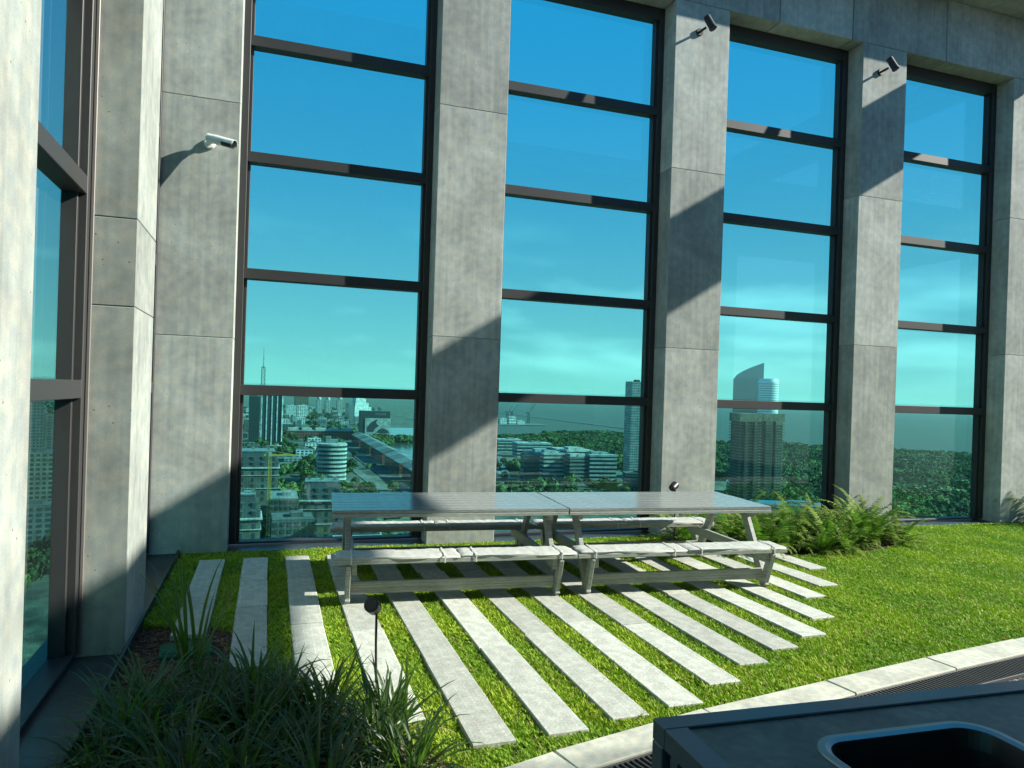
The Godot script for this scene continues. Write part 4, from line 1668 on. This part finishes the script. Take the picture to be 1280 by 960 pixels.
	for f in 9:
		var bd := Geo.new()
		bd.prism(PackedVector2Array(outl), f * 5.0 + 2.4, f * 5.0 + 4.6)
		obj("floor_band", bd, M.pale, b)
	var rp := Geo.new()
	rp.box(Vector3(0, 46.5, -2), Vector3(14, 5, 10))
	rp.box(Vector3(-4, 50.5, -3), Vector3(6, 4, 6))
	obj("roof_plant", rp, M.zinc, b)
	# foreground mansard blocks
	mansard_house("slate mansard building at the left edge of the first window, the upper one", -11, -600, 0.03, 38, 30, 60, 5)
	mansard_house("slate mansard building at the lower left corner of the first window", -13, -420, 0.03, 20, 22, 52, 3)
	mansard_house("slate mansard building below the rounded office block", 36, -512, -0.05, 28, 24, 47, 4)
	mansard_house("slate mansard building behind the left end of the picnic table", 50, -425, -0.05, 26, 22, 40, 4)
	b = building("flat_block", 15, -450, 0.02, "flat-roofed dark block between the mansard buildings")
	slab_block(b, 24, 33, 26, M.greywall, M.rooflow, 8, "grid", 6)
	b = building("flat_block", 12, -560, 0.0, "low flat-roofed pale block behind the yellow crane")
	slab_block(b, 20, 30, 40, M.cream, M.zinc, 7, "grid", 6)
	# yellow tower crane
	var cr := node("tower_crane", Vector3(1.5, CY, -520))
	tag(cr, "slim yellow tower crane among the mansard buildings", "crane")
	var mg := Geo.new()
	lattice(mg, 63, 2.0, 2.0, 24, 0.28)
	obj("mast", mg, M.crane_yellow, cr)
	var jb := Geo.new()
	jb.box(Vector3(7, 63.5, 0), Vector3(22, 0.8, 1.2))
	jb.bar(Vector3(0, 66.5, 0), Vector3(15, 64, 0), 0.25, 0.25, Vector3.BACK)
	jb.bar(Vector3(0, 66.5, 0), Vector3(-4, 64, 0), 0.25, 0.25, Vector3.BACK)
	obj("jib", jb, M.crane_yellow, cr)
	var cb := Geo.new()
	cb.box(Vector3(0, 64, 0), Vector3(2.0, 3.0, 2.0))
	obj("cab", cb, M.pale, cr)
	# second window: glass halls, terraced rows, tower
	var gl := [[429, -1290, 46, 30, 23, "flat glass hall at the left of the second window, farthest"], [440, -1190, 62, 34, 24, "flat glass hall with pale roof edge in the second window"], [478, -1125, 46, 30, 20, "low glass hall in front of the wood in the second window"]]
	for f in gl:
		b = building("glass_hall", f[0], f[1], -0.05, f[5], "glass halls by the river")
		slab_block(b, f[2], f[4], f[3], M.roofpale, M.zinc, 4, "bands", 8, M.cityglass)
	var rows := [[322, -868, 26, "terraced apartment block, leftmost of the row in the second window"], [343, -852, 30, "terraced apartment block, second in the row in the second window"], [372, -836, 34, "terraced apartment block, third in the row in the second window"], [402, -832, 36, "terraced apartment block beside the tall tower in the second window"], [352, -905, 36, "apartment block behind the terraced row, left"], [398, -900, 40, "apartment block behind the terraced row, right"]]
	for i in rows.size():
		b = building("terraced_block", rows[i][0], rows[i][1], -0.12 + 0.1 * (i % 3), rows[i][3], "terraced apartment blocks by the park")
		var h := 33.0 + 3.0 * (i % 2)
		slab_block(b, rows[i][2], h, 22, M.pale if i % 2 else M.greywall, M.roofpale, 7, "bands")
		var ter := Geo.new()
		ter.box(Vector3(-4, h + 2, -3), Vector3(rows[i][2] * 0.5, 4, 12))
		obj("penthouse", ter, M.roofpale, b)
	b = building("apartment_tower", 448, -832, -0.05, "tall pale blue apartment tower at the right edge of the second window")
	slab_block(b, 19, 130, 19, M.pale, M.rooflow, 40, "grid", 7, M.skyglass)
	b = building("tower_podium", 408, -752, -0.3, "dark glass podium at the foot of the tall pale tower")
	slab_block(b, 26, 22, 22, M.darkwall, M.rooflow, 5, "bands", 6, M.skyglass)
	# harbour sheds and cranes
	for k in 7:
		b = building("harbour_shed", 720 + (k % 4) * 34, -2330 - int(k / 4) * 90 - k * 6, 0.1, "white shed on the harbour pier", "white sheds on the harbour pier")
		slab_block(b, 26, 14 + (k % 3) * 7, 22, M.tower_white, M.roofpale, 3, "grid", 4)
	for k in 3:
		var hc := node("harbour_crane", Vector3([800, 826, 872][k], CY + 2.4, [-2420, -2450, -2400][k]))
		tag(hc, ["left harbour crane on the pier, shorter", "middle harbour crane on the pier", "right harbour crane with raised jib at the pier head"][k], "crane", "cranes on the harbour pier")
		var cg := Geo.new()
		lattice(cg, 38, 8, 5, 6, 0.9)
		obj("tower", cg, M.greywall, hc)
		var jg := Geo.new()
		jg.bar(Vector3(0, 38, 0), Vector3(18 + 4 * k, 66 + 6 * (k - 1), 0), 1.6, 1.6, Vector3.BACK)
		jg.box(Vector3(-4, 39, 0), Vector3(12, 4, 5))
		obj("jib", jg, M.greywall, hc)
	# small monuments by the basin
	var lh := node("light_tower", Vector3(333, CY, -912))
	tag(lh, "slim white light tower beside the small basin", "tower")
	var lg := Geo.new()
	lg.lathe([Vector2(2.4, 0), Vector2(1.3, 15), Vector2(2.2, 15.5), Vector2(2.2, 16.5), Vector2(1.2, 17), Vector2(1.2, 19.5), Vector2(0, 21.5)], 12)
	obj("shaft", lg, M.tower_white, lh)
	var mo := node("round_monument", Vector3(338, CY, -855))
	tag(mo, "small round brick tower with a spire beside the basin", "tower")
	var mg2 := Geo.new()
	mg2.lathe([Vector2(4.5, 0), Vector2(4.2, 9), Vector2(4.8, 9.3), Vector2(4.6, 10.5), Vector2(2.6, 13), Vector2(0.5, 14.5), Vector2(0.3, 22)], 14)
	obj("shaft", mg2, M.beige, mo)
	# third window: twin tan tower, glass tower
	for k in 2:
		var x: float = [500, 551][k]
		var z: float = [-672, -698][k]
		b = building("twin_tower", x, z, -0.12, ["tan apartment tower with gold top, the left of the twins in the third window", "tan apartment tower with pale window grid, the right of the twins"][k], "tan twin towers")
		b.scale = Vector3(0.8, 1, 0.76)
		var tg := Geo.new()
		tg.box(Vector3(0, 44, 0), Vector3(30, 88, 26))
		obj("core", tg, M.darkwall, b)
		var fl := Geo.new()
		for f in 27:
			fl.box(Vector3(0, 2.0 + f * 3.2, 0), Vector3(34, 0.9, 30))
		stuff(obj("balconies", fl, M.tan, b))
		for sx: float in [-1.0, 1.0]:
			var pr := Geo.new()
			pr.box(Vector3(sx * (7 if k == 0 else 8), 44, 14.2), Vector3(4 if k == 0 else 11, 88, 3.4))
			obj("window_bay", pr, M.gold if k == 1 and sx > 0 else M.tan, b)
			var pw := Geo.new()
			for f in 26:
				for j in (2 if k == 0 else 4):
					pw.box(Vector3(sx * (7 if k == 0 else 8) - (0.9 if k == 0 else 3.9) + j * (1.8 if k == 0 else 2.6), 3.0 + f * 3.2, 15.95), Vector3(1.2 if k == 0 else 1.6, 1.9, 0.2))
			stuff(obj("windows", pw, M.cityglass, b))
		var cap := Geo.new()
		cap.box(Vector3(0, 92.5, 0), Vector3(34, 9, 30))
		obj("crown_block", cap, M.gold, b)
	b = building("glass_tower", 646, -850, -0.65, "tall curved glass tower with slanted tip rising behind the tan twins")
	var gt := Geo.new()
	# slab with a sloping curved top
	var pts := []
	for k in 13:
		var t := k / 12.0
		pts.append(Vector2(-29 + 40 * t, 140 + 24 * pow(t, 0.6)))
	for k in 12:
		var p: Vector2 = pts[k]
		var q: Vector2 = pts[k + 1]
		for zz: float in [-11.0, 11.0]:
			gt.quad(Vector3(p.x, 0, zz), Vector3(q.x, 0, zz), Vector3(q.x, q.y, zz), Vector3(p.x, p.y, zz), Vector3(0, 0, signf(zz)))
		gt.quad(Vector3(p.x, p.y, -11), Vector3(q.x, q.y, -11), Vector3(q.x, q.y, 11), Vector3(p.x, p.y, 11), Vector3.UP)
	gt.quad(Vector3(-29, 0, -11), Vector3(-29, 0, 11), Vector3(-29, pts[0].y, 11), Vector3(-29, pts[0].y, -11), Vector3.LEFT)
	gt.quad(Vector3(11, 0, -11), Vector3(11, 0, 11), Vector3(11, pts[12].y, 11), Vector3(11, pts[12].y, -11), Vector3.RIGHT)
	obj("slab", gt, M.skyglass, b)
	var fin := Geo.new()
	for f in 44:
		fin.box(Vector3(-9, 3 + f * 3.2, 11.15), Vector3(40, 0.35, 0.3))
	for k in 9:
		fin.box(Vector3(-28.8 + k * 4.95, 71, 11.2), Vector3(0.3, 142, 0.3))
	stuff(obj("facade_grid", fin, M.darkwall, b))
	var cyl := Geo.new()
	cyl.lathe([Vector2(16, 0), Vector2(16, 138), Vector2(15, 142), Vector2(0, 142.5)], 28, Transform3D(Basis(), Vector3(15.5, 0, 0)))
	obj("round_wing", cyl, M.brightglass, b)
	var cb2 := Geo.new()
	for f in 43:
		cb2.lathe([Vector2(16.15, f * 3.2), Vector2(16.15, f * 3.2 + 0.7)], 28, Transform3D(Basis(), Vector3(15.5, 0, 0)))
	stuff(obj("floor_lines", cb2, M.zinc, b))
	b = building("white_pavilion", 543, -742, -0.6, "small white pavilion at the foot of the tan twins")
	slab_block(b, 26, 12, 16, M.tower_white, M.roofpale, 3, "grid", 6)
	b = building("blue_hall", 445, -528, -0.5, "low blue-glazed hall behind the ferns in the third window")
	slab_block(b, 70, 20, 26, M.bluehall, M.bluehall, 4, "bands", 8, M.skyglass)
	# seen through the side window
	var lf := [[-262, -985, 18, 87, "greywall", "grey tower seen through the side window"], [-180, -690, 22, 50, "beige", "beige block seen through the side window, nearer"], [-290, -1130, 34, 60, "cream", "cream block seen through the side window, farther"], [-225, -800, 26, 36, "cream", "cream block seen through the side window, in the middle"], [-150, -560, 26, 26, "greywall", "low grey block seen through the side window"]]
	for f in lf:
		b = building("side_block", f[0], f[1], 0.25, f[5])
		slab_block(b, f[2], f[3], 20, M[f[4]], M.rooflow, int(f[3] / 3.6), "grid", 5)
	# ordinary blocks of the city fabric
	rng.seed = 4711
	var taken_spots := []
	var made := 0
	var tries := 0
	while made < 295 and tries < 12000:
		tries += 1
		var z := -760.0 - 2900.0 * pow(rng.randf(), 0.95)
		var x := rng.randf_range(-0.16, 0.17) * -z
		if x > 95 and x < 410 and z > -2150:
			continue
		if x > 0.145 * -z or (absf(x - 30) < 70 and z > -960) or Vector2(x - 5, z + 1420).length() < 70:
			continue
		var ok := true
		for t in taken_spots:
			if Vector2(t.x - x, t.y - z).length() < 21:
				ok = false
		if not ok:
			continue
		taken_spots.append(Vector2(x, z))
		made += 1
		var h := rng.randf_range(5, 15) if rng.randf() < 0.85 else rng.randf_range(16, 34)
		var kind: int = [0, 0, 1, 2, 3, 4, 4, 4][rng.randi_range(0, 7)]
		b = building("city_block", x, z, rng.randf_range(-0.15, 0.15), ["pale", "cream", "beige", "grey", "white"][kind] + " low block in the hazy city fabric behind the striped tower", "ordinary city blocks in the distance")
		slab_block(b, rng.randf_range(10, 26), h, rng.randf_range(10, 20), M[["pale", "cream", "beige", "greywall", "tower_white"][kind]], [M.roofpale, M.rooflow, M.zinc, M.roofpale][rng.randi_range(0, 3)], maxi(2, int(h / 3.4)), "grid", 4)
	# parked cars beside the avenue
	var car := Geo.new()
	car.box(Vector3(0, 0.65, 0), Vector3(1.8, 0.7, 4.4), 0.15)
	car.box(Vector3(0, 1.2, -0.2), Vector3(1.6, 0.6, 2.3), 0.2)
	var cm := car.mesh()
	var paints := [mat(lin(0.6, 0.6, 0.6), 0.3), mat(lin(0.05, 0.05, 0.06), 0.3), mat(lin(0.3, 0.31, 0.33), 0.3), mat(lin(0.35, 0.04, 0.03), 0.3)]
	for k in 60:
		var row := k % 4
		var o := obj("parked_car", cm, paints[rng.randi_range(0, 3)], self, Vector3(150.5 + row * 3.6 + (row / 2) * 3, CY + 0.05, -760 + int(k / 4) * 9.5 + rng.randf_range(-1.5, 1.5)))
		o.rotation.y = PI / 2 if row % 2 else -PI / 2
		tag(o, "car in the parking rows between the avenue and the brick warehouses", "car", "cars parked below the warehouses")
	# woods
	var pts2 := []
	rng.seed = 9
	var shore := [Vector2(520, -1700), Vector2(620, -1660), Vector2(760, -1880), Vector2(940, -1885), Vector2(1052, -1510), Vector2(1316, -1410), Vector2(1514, -1170), Vector2(1700, -890), Vector2(1800, -700), Vector2(800, -420), Vector2(600, -480), Vector2(500, -640), Vector2(620, -830), Vector2(500, -960), Vector2(520, -1250)]
	var poly := PackedVector2Array(shore)
	var x := 480.0
	while x < 1800:
		var z := -1900.0
		while z < -400:
			var p := Vector2(x + rng.randf_range(-4.5, 4.5), z + rng.randf_range(-4.5, 4.5))
			z += 6.6
			if Geometry2D.is_point_in_polygon(p, poly):
				var az := atan2(p.x, -p.y)
				if az > 0.25 and az < 0.95 and noise_tree(p.x * 0.6 + 300, p.y * 0.6) > -0.42 + rng.randf_range(-0.1, 0.1):
					pts2.append(p)
		x += 6.6
	print("forest ", pts2.size())
	wood("riverside_wood", "dense green wood between the buildings and the river", pts2, 5, 12.5, Color(0.05, 0.082, 0.02), 3)
	var pts3 := []
	for k in 5200:
		var z := -430.0 - 3400.0 * pow(rng.randf(), 1.5)
		var xx := rng.randf_range(-0.28, 0.2) * -z
		if xx > 200 and z > -2100 and xx < 420:
			continue
		if xx > 0.145 * -z and z < -1000:
			continue
		if noise_tree(xx, z) < 0.02:
			continue
		if (absf(xx - 119) < 9 or absf(xx - 138) < 6) and z > -1500:
			continue
		if xx > 146 and xx < 200 and z > -1510:
			continue
		pts3.append(Vector2(xx, z))
	for k in 900:
		var p := Vector2(rng.randf_range(230, 480), rng.randf_range(-1080, -640))
		if (p.y < -895 and p.y > -970) or (p.y > -885 and p.y < -815) or p.x > 440 and p.y < -800:
			continue
		if noise_tree(p.x * 2, p.y * 2) > 0.0:
			pts3.append(p)
	for k in 160:
		pts3.append(Vector2(rng.randf_range(196, 225), rng.randf_range(-1500, -1380)))
		pts3.append(Vector2(rng.randf_range(215, 330), rng.randf_range(-1545, -1480)))
	wood("city_trees", "dark green street and park trees among the city blocks", pts3, 6, 14, Color(0.04, 0.068, 0.018), 5)

var tree_noise: FastNoiseLite
func noise_tree(x: float, z: float) -> float:
	if tree_noise == null:
		tree_noise = noise(FastNoiseLite.TYPE_SIMPLEX, 0.011, 2, 17)
	return tree_noise.get_noise_2d(x, z)

func sky_cover() -> ImageTexture:
	var w := 2048
	var h := 1024
	var im := Image.create(w, h, false, Image.FORMAT_RGBA8)
	im.fill(Color(0, 0, 0, 0))
	var f := noise(FastNoiseLite.TYPE_SIMPLEX, 1.0, 5, 61)
	var f2 := noise(FastNoiseLite.TYPE_SIMPLEX, 0.45, 3, 62)
	for y in range(300, 512):
		var el := PI / 2 - PI * (y + 0.5) / h
		var k := smoothstep(0.0, 0.06, el) * (1.0 - smoothstep(0.11, 0.26, el))
		for x in w:
			var az := TAU * x / w
			# wind-drawn wisps: stretched along one heading
			var p := Vector3(cos(az) * cos(el), sin(el) * 4.5 + sin(az * 2.0) * 0.25, sin(az) * cos(el)) * 2.2
			var v := f.get_noise_3d(p.x * 1.2, p.y * 1.4, p.z * 1.2) * 0.7 + f2.get_noise_3d(p.x * 1.4, p.y, p.z * 1.4) * 0.6
			var a := clampf((v + 0.07) * 1.1, 0, 1) * k
			if a > 0.003:
				im.set_pixel(x, y, Color(1, 1, 1, a))
	return ImageTexture.create_from_image(im)

func _ready():
	# camera
	var cam := Camera3D.new()
	cam.name = "camera"
	add_child(cam)
	var yaw := 0.324666
	var pitch := -0.003066
	var roll := 0.032091
	var fwd := Vector3(sin(yaw) * cos(pitch), sin(pitch), -cos(yaw) * cos(pitch))
	var r0 := Vector3(cos(yaw), 0, sin(yaw))
	var u0 := r0.cross(fwd)
	var right := r0 * cos(roll) + u0 * sin(roll)
	var up := u0 * cos(roll) - r0 * sin(roll)
	cam.transform = Transform3D(Basis(right, up, -fwd), Vector3(0, 1.85, 0))
	cam.projection = Camera3D.PROJECTION_FRUSTUM
	cam.near = 0.1
	cam.far = 60000.0
	cam.size = 0.1 * 960.0 / 899.568
	cam.frustum_offset = Vector2(0, 0.1 * 13.14 / 899.568)
	cam.current = true
	# sky, exposure, haze
	var env := Environment.new()
	env.background_mode = Environment.BG_SKY
	var sm := ProceduralSkyMaterial.new()
	sm.sky_top_color = lin(0.014, 0.15, 0.34)
	sm.sky_horizon_color = lin(0.32, 0.39, 0.37)
	sm.sky_curve = 0.11
	sm.ground_horizon_color = lin(0.25, 0.31, 0.3)
	sm.ground_bottom_color = lin(0.07, 0.08, 0.07)
	sm.sky_cover = sky_cover()
	sm.sky_cover_modulate = Color(0.6, 0.58, 0.56)
	sm.sun_angle_max = 1.0
	var sky := Sky.new()
	sky.sky_material = sm
	env.sky = sky
	env.tonemap_mode = Environment.TONE_MAPPER_LINEAR
	env.tonemap_exposure = 2.1
	env.sdfgi_enabled = true
	env.ssao_enabled = true
	env.ssil_enabled = true
	env.fog_enabled = true
	env.fog_density = 0.000018
	env.fog_light_color = Color(0.86, 0.95, 0.93)
	var we := WorldEnvironment.new()
	we.name = "environment"
	we.environment = env
	add_child(we)
	# the sun, from the right and slightly behind the viewer
	var sun := DirectionalLight3D.new()
	sun.name = "sun"
	sun.light_energy = 1.6
	sun.light_color = Color(1.0, 0.985, 0.93)
	sun.light_angular_distance = 0.5
	sun.shadow_enabled = true
	add_child(sun)
	sun.look_at_from_position(Vector3(100, 62, 28.5), Vector3.ZERO, Vector3.UP)
	make_materials()
	var pb := concrete_textures(171, lin(0.2, 0.18, 0.15), 0.25, 0.0, 0.5, false)
	M.pebblebed = textured(pb, 0.6, 0.9, 0.8)
	build_walls()
	build_ground()
	build_city()
	build_furniture()
	build_fittings()
	build_counter()
	build_bed()
	build_ferns()
	build_grass()
